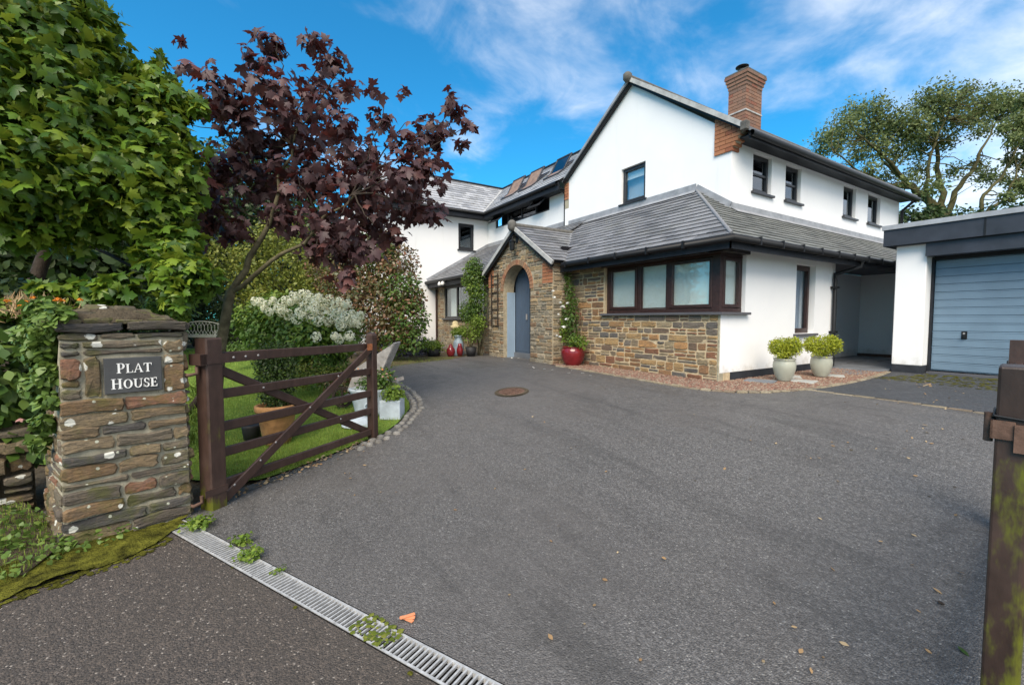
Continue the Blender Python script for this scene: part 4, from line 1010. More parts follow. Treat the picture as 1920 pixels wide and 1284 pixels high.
# brick kneelers with corbelled steps
def bricks(fr, u0, u1, v0, v1, parent, region=None, n1=.012, bl=.215, bh=.065, j=.010, mat=None, n0=-.02):
    v = v0; r_ = 0
    while v < v1-.01:
        u = u0-(bl/2 if r_ % 2 else 0)
        while u < u1-.005:
            a_, b_ = max(u, u0), min(u+bl, u1)
            if b_-a_ > .02:
                q = rect(a_, b_, v, min(v+bh, v1))
                if region: q = clip(q, region)
                if len(q) > 2 and abs(area(q)) > .0006: m_ = MB(); m_.prism(ccw(q), n0, n1, fr, random.random()); BRK.add(m_, mat or BRICK, parent)
            u += bl+j
        v += bh+j; r_ += 1
random.seed(31)
m_ = MB(); m_.prism(ccw([(XR-.33,4.49),(XR-.01,4.49),(XR+.20,4.74),(XR+.22,4.76),(XR-.33,5.06)]), -.15, .001, FRONT(YG-.012)); kn1 = m_.build('brick_kneeler', MORTAR_OLD, house)
zz_ = 4.475
for i in range(9):
    xr_ = XR+.03+min(5, i)*.050; q = rect(XR-.33, xr_, zz_, zz_+.065)
    lim = ccw([(XR-.42,4.0),(XR+.5,4.0),(XR+.5,GAZ-pr*(XR+.5-GAX)-.03),(XR-.42,GAZ-pr*(XR-.42-GAX)-.03)])
    u = XR-.33-(.11 if i % 2 else 0)
    while u < xr_-.01:
        a_, b_ = max(u,XR-.33), min(u+.215, xr_)
        if xr_-b_ < .07: b_ = xr_
        qq = clip(rect(a_,b_,zz_,zz_+.065), lim)
        if b_-a_ > .02 and len(qq) > 2 and abs(area(qq)) > .0006: m2 = MB(); m2.prism(ccw(qq), -.2, .022, FRONT(YG-.012), random.random()); BRK.add(m2, BRICK, kn1)
        u = b_+.009
    zz_ += .075
m_ = MB(); m_.box((GLX-.16,YG-.005,4.42),(GLX-.002,YG+.2,5.14)); kn2 = m_.build('brick_kneeler', MORTAR_OLD, house)
m_ = MB(); m_.fbox(*FRONT(YG), GLX-.001, GLX+.0, 4.4, 5, 0, .001)
bricks(FRONT(YG-.007), GLX-.16, GLX, 4.66, 5.12, kn2)
m_ = MB(); m_.box((GLX-.162,YG-.004,3.2),(GLX-.003,YG+.2,4.65)); m_.build('white_return_wall', RENDER, house)
# --- chimney
CX0, CX1, CY0, CY1 = -6.31, -5.91, 10.0, 10.63
ch = MB(); ch.box((CX0,CY0,5.3),(CX1,CY1,6.98)); chm = ch.build('chimney', MORTAR_OLD, house)
random.seed(41)
for (x0,x1,y0,y1,z0,z1) in [(CX0-.012,CX1+.012,CY0-.012,CY1+.012,5.62,6.16),(CX0-.012,CX1+.012,CY0-.012,CY1+.012,6.20,6.74)]:
    bricks(FRONT(y0+.011), x0, x1, z0, z1, chm, n0=-.02, mat=BRICK_C); bricks(SIDE(x1-.011), y0, y1, z0, z1, chm, n0=-.02, mat=BRICK_C)
for i in range(4):
    e = .022+.020*i; z0 = 6.745+i*.075
    m_ = MB(); m_.box((CX0-e+.012,CY0-e+.012,z0-.004),(CX1+e-.012,CY1+e-.012,z0+.07)); m_.build('mortar_course', MORTAR_OLD, chm)
    bricks(FRONT(CY0-e+.011), CX0-e, CX1+e, z0, z0+.064, chm, mat=BRICK_C, n0=-.03); bricks(SIDE(CX1+e-.011), CY0-e, CY1+e, z0, z0+.064, chm, mat=BRICK_C, n0=-.03)
m_ = MB(); e = .012; m_.box((CX0-e-.012,CY0-e-.012,6.165),(CX1+e+.012,CY1+e+.012,6.195)); m_.build('string_course', WETLEAD, chm)
m_ = MB(); e = .075; m_.box((CX0-e,CY0-e,7.045),(CX1+e,CY1+e,7.075)); m_.build('chimney_capping', RIDGE, chm)
m_ = MB(); m_.box((CX0-.02,CY0-.025,5.3),(CX1+.03,CY1+.025,5.66)); m_.build('lead_apron', LEAD, chm)
cxm, cym = (CX0+CX1)/2-.03, (CY0+CY1)/2-.1
m_ = MB(); m_.lathe((cxm,cym,7.07), [(.09,0),(.085,.05),(.075,.06),(.07,.16)], 14); m_.build('flue', RIDGE, chm)
m_ = MB(); m_.lathe((cxm,cym,7.07), [(.01,.19),(.14,.20),(.145,.215),(.09,.245),(.01,.26)], 16)
for i in range(3): a_ = i*2.1; m_.tube([(cxm+.06*math.cos(a_),cym+.06*math.sin(a_),7.2),(cxm+.06*math.cos(a_),cym+.06*math.sin(a_),7.27)], .008, 5)
m_.build('cowl', GUTTER, chm)
# --- recessed middle block and left wing
YB, XW, BE = 7.92, -14.3, 5.10
wall('middle_wall', FRONT(YB), rect(XW,GLX-.16,GH-.1,BE), [rect(-13.72,-10.55,4.60,5.09)], RENDER, house, depth=.2, reveal=.1)
wall('left_wing_wall', SIDE(XW), rect(3.35,YB,GH-.05,BE), [rect(6.74,7.36,3.86,4.78)], RENDER, house, depth=.25, reveal=.12)
m_ = MB(); m_.box((XW-5,3.35,GH-.05),(XW-.251,3.5,BE)); m_.build('left_wing_end_wall', RENDER, house)
side_window(XW, 6.74, 7.36, 3.86, 4.78, .08, GREYFRAME, house, GREYFRAME, glass=GLASSD, t=.06)
# band window of the middle block with tilted open lights
m_ = MB(); fb = FRONT(YB+.05); framebars(m_, fb, -13.718, -10.552, 4.602, 5.088, .05, -.03, .03)
for u in (-12.95, -12.1, -11.3): m_.fbox(*fb, u, u+.05, 4.65, 5.04, -.03, .03)
bw = m_.build('window', GREYFRAME, house, label='dark grey band window under the eave with two lights tilted open')
m_ = MB(); m_.fbox(*fb, -13.7, -10.56, 4.61, 5.08, -.2, -.19); m_.build('dark_room', DARK, bw)
m_ = MB(); m_.fbox(*fb, -12.9, -12.1, 4.65, 5.04, 0, .004); m_.fbox(*fb, -12.05, -11.3, 4.65, 5.04, 0, .004); m_.build('pane', GLASSD, bw)
for u0, u1 in ((-13.66,-12.96),(-11.24,-10.62)):
    o_ = Vector((0, YB+.0, 5.05)); wv = Vector((0,-.42,-.40)).normalized(); fr_ = (o_, X, -wv, Vector((0,-.69,.72)).normalized())
    m_ = MB(); framebars(m_, fr_, u0, u1, -.46, 0, .045, -.02, .02); s_ = m_.build('open_sash', GREYFRAME, bw)
    m_ = MB(); m_.fbox(*fr_, u0+.045, u1-.045, -.415, -.045, -.004, .002); m_.build('sash_pane', GLASSD, bw)
ML = .80; cB = math.hypot(1, ML); RW = 1.95                   # upper roofs: pitch and run
eB = YB-.36; eW = XW+.36; zE = 5.16
frB = roofplane(Vector((0,eB,zE)), X, Vector((0,1,ML)))
polyB = [(eW,0),(GLX-.14,0),(-7.32,RW*cB),(eW-RW,RW*cB)]
rB = deck(frB, polyB, house, 'middle_roof'); slates(frB, polyB, rB, SLATE_N, .20, .30, seed=8)
frW = roofplane(Vector((eW,3.1,zE)), Y, Vector((-1,0,ML)))
polyW = [(0,0),(eB-3.1,0),(eB-3.1+RW,RW*cB),(0,RW*cB)]
rW = deck(frW, polyW, house, 'left_wing_roof'); slates(frW, polyW, rW, SLATE_N, .20, .30, seed=9)
m_ = MB(); m_.beam((eW,eB,zE+.03),(eW-RW,eB+RW,zE+ML*RW+.03), .16, .012); m_.build('valley', WETLEAD, house)
m_ = MB(); m_.tube([(eW-RW,3.1,zE+ML*RW+.03),(eW-RW,eB+RW,zE+ML*RW+.03)], .06, 8); m_.tube([(eW-RW,eB+RW,zE+ML*RW+.03),(-8.4,eB+RW,zE+ML*RW+.03)], .06, 8); m_.build('ridge_tiles', GUTTER, house)
m_ = MB(); m_.prism([(eB+RW,zE+ML*RW),(eB+2*RW,zE),(eB+2*RW,zE-.1),(eB+RW,zE+ML*RW-.1)][::-1], 0, 6, (Vector((-15.8,0,0)), Y, Z, X)); m_.build('rear_roof', SLATE_N, house)
gutter([(eW+.04,3.1,zE-.05),(eW+.04,eB-.04,zE-.05),(GLX-.2,eB-.04,zE-.05)])
m_ = MB(); m_.box((eW-.02,3.12,4.93),(eW,eB,zE-.03)); m_.box((eW,eB,4.93),(GLX-.16,eB+.02,zE-.03)); m_.box((XW,3.3,4.96),(eW-.02,eB,4.975)); m_.box((XW,eB+.02,4.96),(GLX-.17,YB,4.975)); m_.build('fascia_board', DARKTRIM, house)
m_ = MB(); m_.tube([(GLX-.26,eB,zE-.08),(GLX-.22,YB-.08,4.85),(GLX-.22,YB-.08,3.95)], .038, 8); m_.build('downpipe', GUTTER, house)
# roof windows, two standing open with warm timber inside
WARM = grain('warm_timber_reveal', (.24,.16,.12), .6, .3, .3, 8, 40, .1)
for i, (u0, u1, v0, v1, op) in enumerate([(-13.55,-12.75,.62,1.55,.42),(-12.45,-11.65,.62,1.55,.40),(-11.1,-10.35,.70,1.6,.38)]):
    O, U, S, Nn = frB; m_ = MB(); framebars(m_, frB, u0, u1, v0, v1, .06, 0, .06); rw_ = m_.build('roof_window', GREYFRAME, house)
    m_ = MB(); m_.fbox(*frB, u0+.06, u1-.06, v0+.06, v1-.06, .0, .045); m_.build('timber_lining', WARM, rw_)
    mid = (v0+v1)/2; S2 = (S*math.cos(op)+Nn*math.sin(op)).normalized(); N2 = U.cross(S2).normalized(); fr_ = (O+S*mid+Nn*.09, U, S2, N2)
    m_ = MB(); framebars(m_, fr_, u0+.02, u1-.02, -(v1-v0)/2, (v1-v0)/2, .055, -.02, .02); m_.build('tilted_sash', GREYFRAME, rw_)
    m_ = MB(); m_.fbox(*fr_, u0+.07, u1-.07, -(v1-v0)/2+.05, (v1-v0)/2-.05, -.004, .004); m_.build('sash_pane', WARM if i < 2 else GLASSD, rw_)
# --- bay with window left of the porch
BYY = 5.90
bay = wall('bay_stone_wall', FRONT(BYY), [(XW,GH-.05),(PX0,GH-.05),(PX0,2.55),(XW,2.55)], [rect(-13.66,-10.9,1.42,2.46)], MORTAR_OLD, house, depth=.2, reveal=.12)
FB = FRONT(BYY); random.seed(51)
lay(FB, stone_cells(XW+.02,-10.2,GH-.02,1.40,(.09,.15),(.16,.4)), bay, PSTONE); lay(FB, stone_cells(XW+.02,-13.68,1.42,2.5,(.09,.15),(.14,.3)), bay, PSTONE)
m_ = MB(); fbw = FRONT(BYY+.06); framebars(m_, fbw, -13.658, -10.902, 1.422, 2.458, .06, -.03, .03)
for u in (-12.75, -11.8): m_.fbox(*fbw, u, u+.07, 1.48, 2.40, -.03, .03)
byw = m_.build('window', GREYFRAME, house, label='wide dark framed window of the stone bay left of the porch')
m_ = MB(); m_.fbox(*fbw, -13.6, -10.95, 1.48, 2.40, 0, .004); m_.build('pane', GLASS, byw)
m_ = MB()
k = 40; vs = []
for i in range(k+1): xx = -13.55+.75*i/k; vs += [(xx, BYY+.2+.03*math.sin(i*.9), 1.45), (xx, BYY+.2+.03*math.sin(i*.9), 2.44)]
m_.add(vs, [(2*i,2*i+2,2*i+3,2*i+1) for i in range(k)], 0, True); m_.build('curtain', BLIND, byw)
m_ = MB(); m_.fbox(*fbw, -13.7, -10.85, 1.40, 2.48, -.5, -.49); m_.build('dark_room', grain('dim_room', (.06,.065,.065), .9, .1, .3, 2, 10, 0), byw)
m_ = MB(); m_.fbox(*FB, -13.72, -10.85, 1.375, 1.418, -.12, .07, 0, .004); m_.build('window_sill', SOFFIT, byw)
m_ = MB(); m_.tube([(XW+.12,BYY-.06,2.4),(XW+.12,BYY-.06,GH+.05)], .035, 8); m_.build('downpipe', BROWNWOOD, house)
bz, byv = 2.66, 5.56; bp = (4.02-bz)/(YB-byv); cbp = math.hypot(1,bp)
frY = roofplane(Vector((0,byv,bz)), X, Vector((0,1,bp)))
polyY = [(XW+.01,0),(PX0-.16,0),(prx,(7.05-byv)*cbp),(prx,(YB-byv)*cbp),(XW+.01,(YB-byv)*cbp)]
rY = deck(frY, polyY, house, 'bay_roof'); slates(frY, polyY, rY, SLATE, .16, .28, seed=12)
gutter([(XW-.02,byv-.05,bz-.04),(PX0-.2,byv-.05,bz-.04)])
m_ = MB(); m_.box((XW,byv+.01,2.44),(PX0-.05,byv+.03,bz-.02)); m_.box((XW,byv+.031,2.46),(PX0,BYY+.05,2.475)); m_.build('fascia_board', DARKTRIM, house)
m_ = MB(); m_.fbox(*FRONT(YB), XW, GLX, 4.0, 4.14, 0, .012); m_.beam((XW+.008,byv,bz+.05),(XW+.008,YB,4.08), .016, .12); m_.build('lead_flashing', LEAD, house)
# --- passage walls behind the garage gap
m_ = MB(); m_.box((XR-.2,9.87,GH-.05),(XR-.003,13.6,2.5)); m_.box((XR,13.55,GH-.05),(-3.1,13.75,2.5)); m_.build('passage_wall', RENDER, house)
m_ = MB(); m_.box((XR,13.5,GH),(-3.1,13.548,GH+.09)); m_.build('passage_floor_edge', RUST, house)
STN.finish(); SLT.finish(); BRK.finish()
# ================================================================== garage
GYF, GXL = 10.12, -3.10
gar = thing('garage', (0,13,GH), 'flat roofed white garage with blue up-and-over door and dark fascia', 'garage')
m_ = MB(); m_.box((GXL,GYF,GH+.14),(GXL+.42,GYF+.45,2.72)); m_.build('front_pier', RENDER, gar, bevel=.012); m_ = MB(); m_.box((GXL,GYF+.451,GH+.14),(GXL+.25,16.5,2.72)); m_.build('side_wall', RENDER, gar); m_ = MB(); m_.box((2.4,GYF,GH+.14),(3.2,16.5,2.72)); m_.build('front_pier', RENDER, gar)
m_ = MB(); m_.box((GXL+.004,GYF+.004,GH-.05),(GXL+.416,GYF+.44,GH+.139)); m_.box((GXL+.004,GYF+.45,GH-.05),(GXL+.2,16.5,GH+.139)); m_.box((2.4,GYF+.004,GH-.05),(3.2,GYF+.44,GH+.139)); m_.build('plinth', PLINTH, gar)
m_ = MB(); m_.box((GXL-.14,GYF-.17,2.70),(3.4,GYF-.13,2.985)); m_.box((GXL-.14,GYF-.129,2.70),(GXL-.10,16.6,2.985)); m_.build('fascia', FASCIA, gar)
m_ = MB(); m_.box((GXL-.16,GYF-.20,2.986),(3.45,16.7,3.065)); m_.build('roof_edge', FELT, gar)
m_ = MB(); m_.box((GXL-.10,GYF-.13,2.69),(3.3,16.5,2.705)); m_.build('soffit', DARKTRIM, gar)
m_ = MB(); m_.box((GXL+.425,GYF-.10,2.47),(2.5,GYF+.10,2.688)); m_.build('header_board', FASCIA, gar)
m_ = MB(); m_.box((GXL+.421,GYF+.26,GH+.02),(GXL+.455,GYF+.34,2.47)); m_.box((GXL+.456,GYF+.26,2.42),(2.4,GYF+.34,2.5)); m_.build('door_frame', DARKTRIM, gar)
gd = MB(); gd.box((GXL+.456,GYF+.33,GH+.06),(2.4,GYF+.36,2.42)); gd = gd.build('garage_door', GDOOR, gar)
np_ = 14; ph = (2.41-(GH+.07))/np_
for i in range(np_):
    m_ = MB(); z0 = GH+.07+i*ph; m_.fbox(*FRONT(GYF+.33), GXL+.46, 2.39, z0+.004, z0+ph-.002, 0, .016, 0, .005); m_.fbox(*FRONT(GYF+.33), GXL+.46, 2.39, z0+ph-.020, z0+ph-.006, .0161, .020, 0, .002); m_.build('door_panel', GDOOR, gd)
m_ = MB(); m_.fbox(*FRONT(GYF+.31), -2.27, -2.20, 1.06, 1.19, 0, .008); m_.fbox(*FRONT(GYF+.31), -2.245, -2.215, 1.08, 1.13, .008, .05); hd = m_.build('door_handle', GUTTER, gd)
m_ = MB(); m_.fbox(*FRONT(GYF+.31), -2.25, -2.225, 1.14, 1.17, .008, .016); m_.build('keyhole_plate', BOLT, gd)
m_ = MB(); m_.box((GXL+.43,GYF+.2,GH-.02),(2.4,GYF+.36,GH+.035)); m_.build('threshold', SOFFIT, gar)
m_ = MB(); m_.fbox(*FRONT(GYF-.17), -1.98, -1.955, 2.70, 2.985, 0, .006); m_.build('fascia_joint', GUTTER, gar)

t = thing('security_light', (-12.9,byv-.1,2.5), 'small white twin spotlight under the gutter of the stone bay', 'light')
for px_ in (-13.0,-12.75): m_ = MB(); m_.lathe((px_,byv-.10,2.44), [(.001,0),(.05,.01),(.055,.05),(.035,.11),(.001,.13)], 12); m_.build('lamp_head', SIGNW, t)
m_ = MB(); m_.box((-12.95,byv-.05,2.50),(-12.8,byv+.01,2.58)); m_.build('mounting_box', SIGNW, t)
# ================================================================== stone gate pillar with the house sign
random.seed(61)
pA, pB = Vector((-3.68,-.91,0)), Vector((-3.83,-.31,0))
PU = (pB-pA).normalized(); PN = Vector((PU.y,-PU.x,0)); PL = (pB-pA).length
pil = thing('stone_gate_pillar', (-4.0,-.75,0), 'mossy lichen spotted stone gate pillar with slate capstones', 'pillar')
dep = .62
def taper(z): return .045*(1-z/1.38)              # the left and rear sides lean inwards
O0 = pA.copy()
core = MB(); c8 = []
for z, e in ((-.05,.05),(1.30,.0)):
    c8 += [O0+PU*(.010-e*.6)-PN*.004+Z*z, O0+PU*(PL-.008+e*.2)-PN*.004+Z*z, O0+PU*(PL-.012)-PN*dep+Z*z, O0+PU*(.012-e*2.2)-PN*dep+Z*z]
core.add(c8, [(0,3,2,1),(4,5,6,7),(0,1,5,4),(1,2,6,5),(2,3,7,6),(3,0,4,7)]); core = core.build('mortar_core', MORTAR_OLD, pil)
PST = Pieces('stone')
FPL = (O0, PU, Z, PN)
sign = (.197,.485,.922,1.150)
rows = []; v = .0
hs = [.085,.07,.08,.10,.06,.09,.075,.095,.07,.085]
v = 0.0
while v < .90:
    h = hs[len(rows) % len(hs)]*random.uniform(.9,1.1); h = min(h, .90-v) if .90-v-h > .05 else .90-v
    rows.append((v, v+h)); v += h
def prow(fr, u0, u1, v0, v1, wl_, parent=core, mat=None, proud=.017):
    u = u0
    while u < u1-.02:
        w_ = random.uniform(*wl_); 
        if u+w_ > u1-.08: w_ = u1-u
        cells = [(u,u+w_,v0,v1)]
        if random.random() < .22 and v1-v0 > .085: k = random.uniform(.4,.6)*(v1-v0); cells = [(u,u+w_,v0,v0+k),(u,u+w_,v0+k,v1)]
        for c in cells:
            s = stone(fr, c, gap=.0085, proud=proud, back=-.05, wob=.8)
            if s: PST.add(s, mat or GSTONE, parent)
        u += w_
for i, (v0, v1) in enumerate(rows):
    e = .028*(1-v0/1.38)
    prow(FPL, -e, PL+e*.5, v0, v1, (.16,.42))
prow(FPL, 0, sign[0]-.10, .90, 1.03, (.12,.2)); prow(FPL, sign[0]-.10, sign[0]-.005, .90, 1.16, (.2,.3)); prow(FPL, 0, sign[0]-.10, 1.03, 1.16, (.12,.2))
prow(FPL, sign[1]+.008, PL, .90, 1.09, (.2,.3)); prow(FPL, sign[1]+.008, PL, 1.09, 1.165, (.2,.3))
prow(FPL, 0, .10, 1.165, 1.265, (.2,.3)); prow(FPL, .10, .50, 1.165, 1.265, (.5,.6)); prow(FPL, .50, PL, 1.165, 1.265, (.2,.3))
prow(FPL, 0, PL, 1.265, 1.315, (.15,.35))
# left side face of the pillar, seen in raking view
tl = Vector((-.10,0,0))
sA = O0-PN*dep-PU*.10; sB = O0-PU*.03
SUu = (sB-sA).normalized(); SNn = Vector((SUu.y,-SUu.x,0)); FSL = (sA, SUu, Z, SNn); SLn = (sB-sA).length
v = 0
for v0, v1 in rows+[(.90,1.0),(1.0,1.08),(1.08,1.165),(1.165,1.24),(1.24,1.315)]:
    sh = .075*(v0/1.38); fr = (sA+PU*sh, SUu, Z, SNn); prow(fr, 0, SLn-.0, v0, v1, (.10,.24), proud=.012)
# right side face (towards the gate)
FSR = (pB, -PN, Z, PU); v = 0
for v0, v1 in rows+[(.90,1.03),(1.03,1.165),(1.165,1.315)]: prow(FSR, 0, dep, v0, v1, (.14,.3), proud=.02)
# capstones
for u0, u1 in ((-.012,.305),(.315,PL+.018)):
    s = stone(FPL, (u0,u1,1.318,1.385), gap=.004, proud=.028, back=-.25, wob=.9); s.build('capstone', DSTONE, pil)
for u0, u1, fr in ((-.02,.3,FSL),(.3,SLn,FSL)):
    s = stone((fr[0]+PU*.075, fr[1], fr[2], fr[3]), (u0,u1,1.318,1.385), gap=.004, proud=.04, back=-.2); s.build('capstone', DSTONE, pil)
s = stone(FSR, (0,dep,1.318,1.385), gap=.004, proud=.035, back=-.2); s.build('capstone', DSTONE, pil)
cc = O0+PU*(PL/2-.05)-PN*(dep/2)
m_ = MB(); lv = [(1.384,.99),(1.41,.93),(1.44,.70),(1.465,.42),(1.485,.1)]
vs = []
for z, k in lv:
    for (a_, b_) in ((-.5,-.5),(.0,-.53),(.5,-.5),(.53,0),(.5,.5),(0,.53),(-.5,.5),(-.53,0)):
        vs.append(cc+PU*(a_*PL*k*1.05)-PN*(b_*dep*k*1.02)+Z*(z+random.uniform(-.006,.006)))
m_.add(vs, [(i*8+j,i*8+(j+1)%8,(i+1)*8+(j+1)%8,(i+1)*8+j) for i in range(4) for j in range(8)]+[tuple(range(32,40))]); m_.build('cap_bed', EARTH, pil)
CAPL = M_stone('cap_slates_lichened', [(0, (.12,.10,.06)), (.3, (.085,.072,.05)), (.6, (.14,.12,.07)), (.85, (.10,.08,.055))], .1, 1.3)
for side in range(4):
    for row in range(3):
        k = 4-row
        for i in range(k):
            f = (i+.5)/k-.5; r_ = .44-.14*row; zt_ = 1.402+row*.030+random.uniform(-.007,.007); kk = (.96-.26*row)
            ang = [(f*kk, -r_*1.0), (r_, f*kk), (f*kk, r_), (-r_, f*kk)][side]
            ctr = cc+PU*(ang[0]*PL)-PN*(ang[1]*dep)+Z*zt_
            outd = [PN, PU, -PN, -PU][side]; along_ = [PU, PN, PU, PN][side]
            upd = (-outd*.96+Z*.20).normalized(); nrm_ = along_.cross(upd); nrm_ = nrm_ if nrm_.z > 0 else -nrm_
            s = stone((ctr, along_, upd, nrm_), (-kk*.5*.6/k*1.0,kk*.5*.6/k*1.0,-.06,.085), gap=.002, proud=.010, back=-.018)
            if s: PST.add(s, CAPL, pil)
PST.finish()
# sign
sg = thing('house_sign', tuple(O0+PU*.34+PN*.02+Z*.92), 'dark slate sign lettered PLAT HOUSE set in the stone pillar', 'sign')
FS = (O0+PN*.0, PU, Z, PN)
m_ = MB(); m_.fbox(*FS, sign[0], sign[1], sign[2], sign[3], -.05, .026, 0, .003); m_.build('slate_plate', SIGNSL, sg)
def arc(cx, cy, rx, ry, tx, ty, a0, a1, n=14):
    """crescent stroke: outer ellipse rx,ry, inner rx-tx, ry-ty"""
    o = [(cx+rx*math.cos(a0+(a1-a0)*i/n), cy+ry*math.sin(a0+(a1-a0)*i/n)) for i in range(n+1)]
    q = [(cx+(rx-tx)*math.cos(a0+(a1-a0)*i/n), cy+(ry-ty)*math.sin(a0+(a1-a0)*i/n)) for i in range(n+1)]
    return [[o[i], o[i+1], q[i+1], q[i]] for i in range(n)]
R_ = lambda x0,y0,x1,y1: [(x0,y0),(x1,y0),(x1,y1),(x0,y1)]
pi = math.pi; TS, TT, SE = .17, .055, .05
def serif(x, y, w_=.34): return R_(x-w_/2, y, x+w_/2, y+SE)
GL = {
 'P': (.68, [R_(.12,0,.29,1), serif(.2,0), serif(.19,1-SE,.3), R_(.29,.95,.40,1), R_(.29,.42,.40,.47)]+arc(.39,.71,.27,.29,TS,TT,-pi/2,pi/2)),
 'L': (.66, [R_(.12,0,.29,1), serif(.2,1-SE), serif(.18,0,.28), R_(.29,0,.60,.055), [(.54,.055),(.60,0),(.64,.26),(.61,.26)]]),
 'A': (.86, [[(.40,1),(.08,0),(.14,0),(.42,.86)], [(.40,1),(.48,1),(.80,0),(.62,0)], R_(.22,.30,.60,.355), serif(.11,0,.24), serif(.71,0,.30)]),
 'T': (.76, [R_(.29,0,.46,.95), serif(.375,0), R_(.03,.945,.72,1), [(.03,.945),(.02,.74),(.05,.74),(.10,.945)], [(.72,.945),(.73,.74),(.70,.74),(.65,.945)]]),
 'H': (.90, [R_(.12,0,.29,1), R_(.60,0,.77,1), serif(.2,0), serif(.2,1-SE), serif(.69,0), serif(.69,1-SE), R_(.29,.49,.60,.545)]),
 'O': (.86, arc(.43,.5,.38,.51,TS,TT,0,2*pi,26)),
 'U': (.86, [R_(.12,.32,.28,1), serif(.2,1-SE), R_(.67,.32,.73,1), serif(.70,1-SE,.26)]+arc(.425,.32,.305,.33,.14,.07,pi,2*pi)),
 'S': (.60, arc(.31,.745,.22,.265,.12,.06,pi*.12,pi*1.5,14)+arc(.31,.255,.24,.265,.13,.06,-pi*.88,pi*.5,14)+[[(.50,.66),(.53,.66),(.53,.96),(.50,.96)],[(.05,.06),(.08,.06),(.08,.34),(.05,.34)]]),
 'E': (.72, [R_(.12,0,.29,1), serif(.19,0,.3), serif(.19,1-SE,.3), R_(.29,.945,.60,1), R_(.29,0,.62,.055), R_(.29,.48,.50,.53), [(.55,.945),(.61,1),(.62,.76),(.59,.76)], [(.56,.055),(.62,0),(.65,.26),(.62,.26)], R_(.475,.40,.505,.61)]),
}
def lettering(word, u0, v0, hgt, first=1.1, sp=.02):
    u = u0; k = 0
    for i, ch_ in enumerate(word):
        wd_, polys = GL[ch_]; h = hgt*(first if i == 0 else 1); m_ = MB()
        for p in polys:
            q = ccw([(u+x*h, v0+y*h) for x, y in p]); kk = len(q)
            fz_ = .0262+.00012*k; k += 1
            m_.add([FS[0]+PU*a_+Z*b_+PN*.020 for a_, b_ in q]+[FS[0]+PU*a_+Z*b_+PN*(fz_+.0012) for a_, b_ in q], [tuple(range(kk,2*kk))]+[(j,(j+1)%kk,kk+(j+1)%kk,kk+j) for j in range(kk)])
        m_.build('letter', SIGNW, sg); u += (wd_+sp)*h
lettering('PLAT', .255, 1.052, .058); lettering('HOUSE', .226, .952, .058, 1.12, .005)
# ================================================================== left gate, standing open
gt = thing('timber_gate', (-4.4,.55,0), 'open five barred brown timber gate hung on the stone pillar', 'gate')
gA, gB = Vector((-3.905,-.165,0)), Vector((-5.02,1.29,0)); GU = (gB-gA).normalized(); GN = Vector((GU.y,-GU.x,0)); GL_ = (gB-gA).length
drop = -.022
def gbeam(name, u0, z0, u1, z1, wd, th, n=0., mat=GATEWOOD, ch=.006, **k):
    m_ = MB(); p = gA+GU*u0+GN*n+Z*z0; q = gA+GU*u1+GN*n+Z*z1; m_.beam(p, q, th, wd, Z, 0, ch); return m_.build(name, mat, gt, **k)
hu = Vector((-GU.x, -GU.y, 0))
m_ = MB(); m_.fbox(gA, GU, Z, GN, -.07, .055, -.02, 1.262, -.058, .058, 0, .01); m_.build('heel_stile', HEELWOOD, gt)
m_ = MB(); m_.fbox(gB, GU, Z, GN, -.05, .035, .05, 1.18, -.04, .045, 0, .008); 
m_.add([gB+GU*a_+GN*b_+Z*z for z, k in ((1.18,1),(1.215,.98),(1.238,.75),(1.247,.3)) for a_, b_ in ((-.05*k,-.04*k),(.035*k,-.04*k),(.035*k,.045*k),(-.05*k,.045*k))], [(i*4+j,i*4+(j+1)%4,(i+1)*4+(j+1)%4,(i+1)*4+j) for i in range(3) for j in range(4)]+[(12,13,14,15)]); m_.build('head_stile', GATEWOOD, gt)
for z, wd in ((1.113,.078),(.838,.072),(.590,.074),(.394,.072),(.155,.070)): gbeam('rail', .055, z, GL_-.045, z+drop, wd, .032)
gbeam('brace', .06, 1.03, GL_-.05, .13, .072, .022, -.028)
gbeam('brace', .05, .05, GL_-.06, 1.075, .078, .024, .030)
# strap hinges, bolts, paint wear
m_ = MB(); m_.fbox(gA, GU, Z, GN, -.115, .42, 1.075, 1.145, .0585, .064); m_.fbox(gA, GU, Z, GN, -.115, -.071, 1.07, 1.15, -.06, .064); m_.build('top_hinge_strap', GATEWOOD, gt)
m_ = MB(); m_.fbox(gA, GU, Z, GN, -.115, .056, .115, .165, .0585, .064); m_.build('bottom_hinge_strap', GATEWOOD, gt)
m_ = MB()
for z in (1.06, .12): m_.tube([gA-GU*.10+Z*z, gA-GU*.10+Z*(z-.05), gA-GU*.16+Z*(z-.055), pB-PN*.02+PU*.0+Z*(z-.055)], .013, 6)
m_.build('hinge_pin', RUST, gt)
for u, z, n_ in ((.13,1.11,.066),(.23,1.11,.066),(.34,1.11,.066),(.42,.835,.018),(.88,.585,.044),(1.25,.83,.044),(.5,.36,.044),(1.3,.385,.018),(.12,.13,.044),(.35,.25,.044)):
    m_ = MB(); m_.lathe((0,0,0), [(.009,0),(.009,.004),(.001,.006)], 8)
    m_.v = [tuple(gA+GU*(u+x)+Z*(z+y)+GN*(n_+zz)) for x, y, zz in m_.v]; m_.build('bolt', BOLT, gt)
m_ = MB(); m_.fbox(gA, GU, Z, GN, GL_-.13, GL_-.05, 1.055, 1.126, .044, .047, 0, .001); m_.build('worn_patch', ORANGEP if False else grain('bare_orange_timber', (.34,.12,.05), .7, .2, .35, 30, 80, .2), gt)
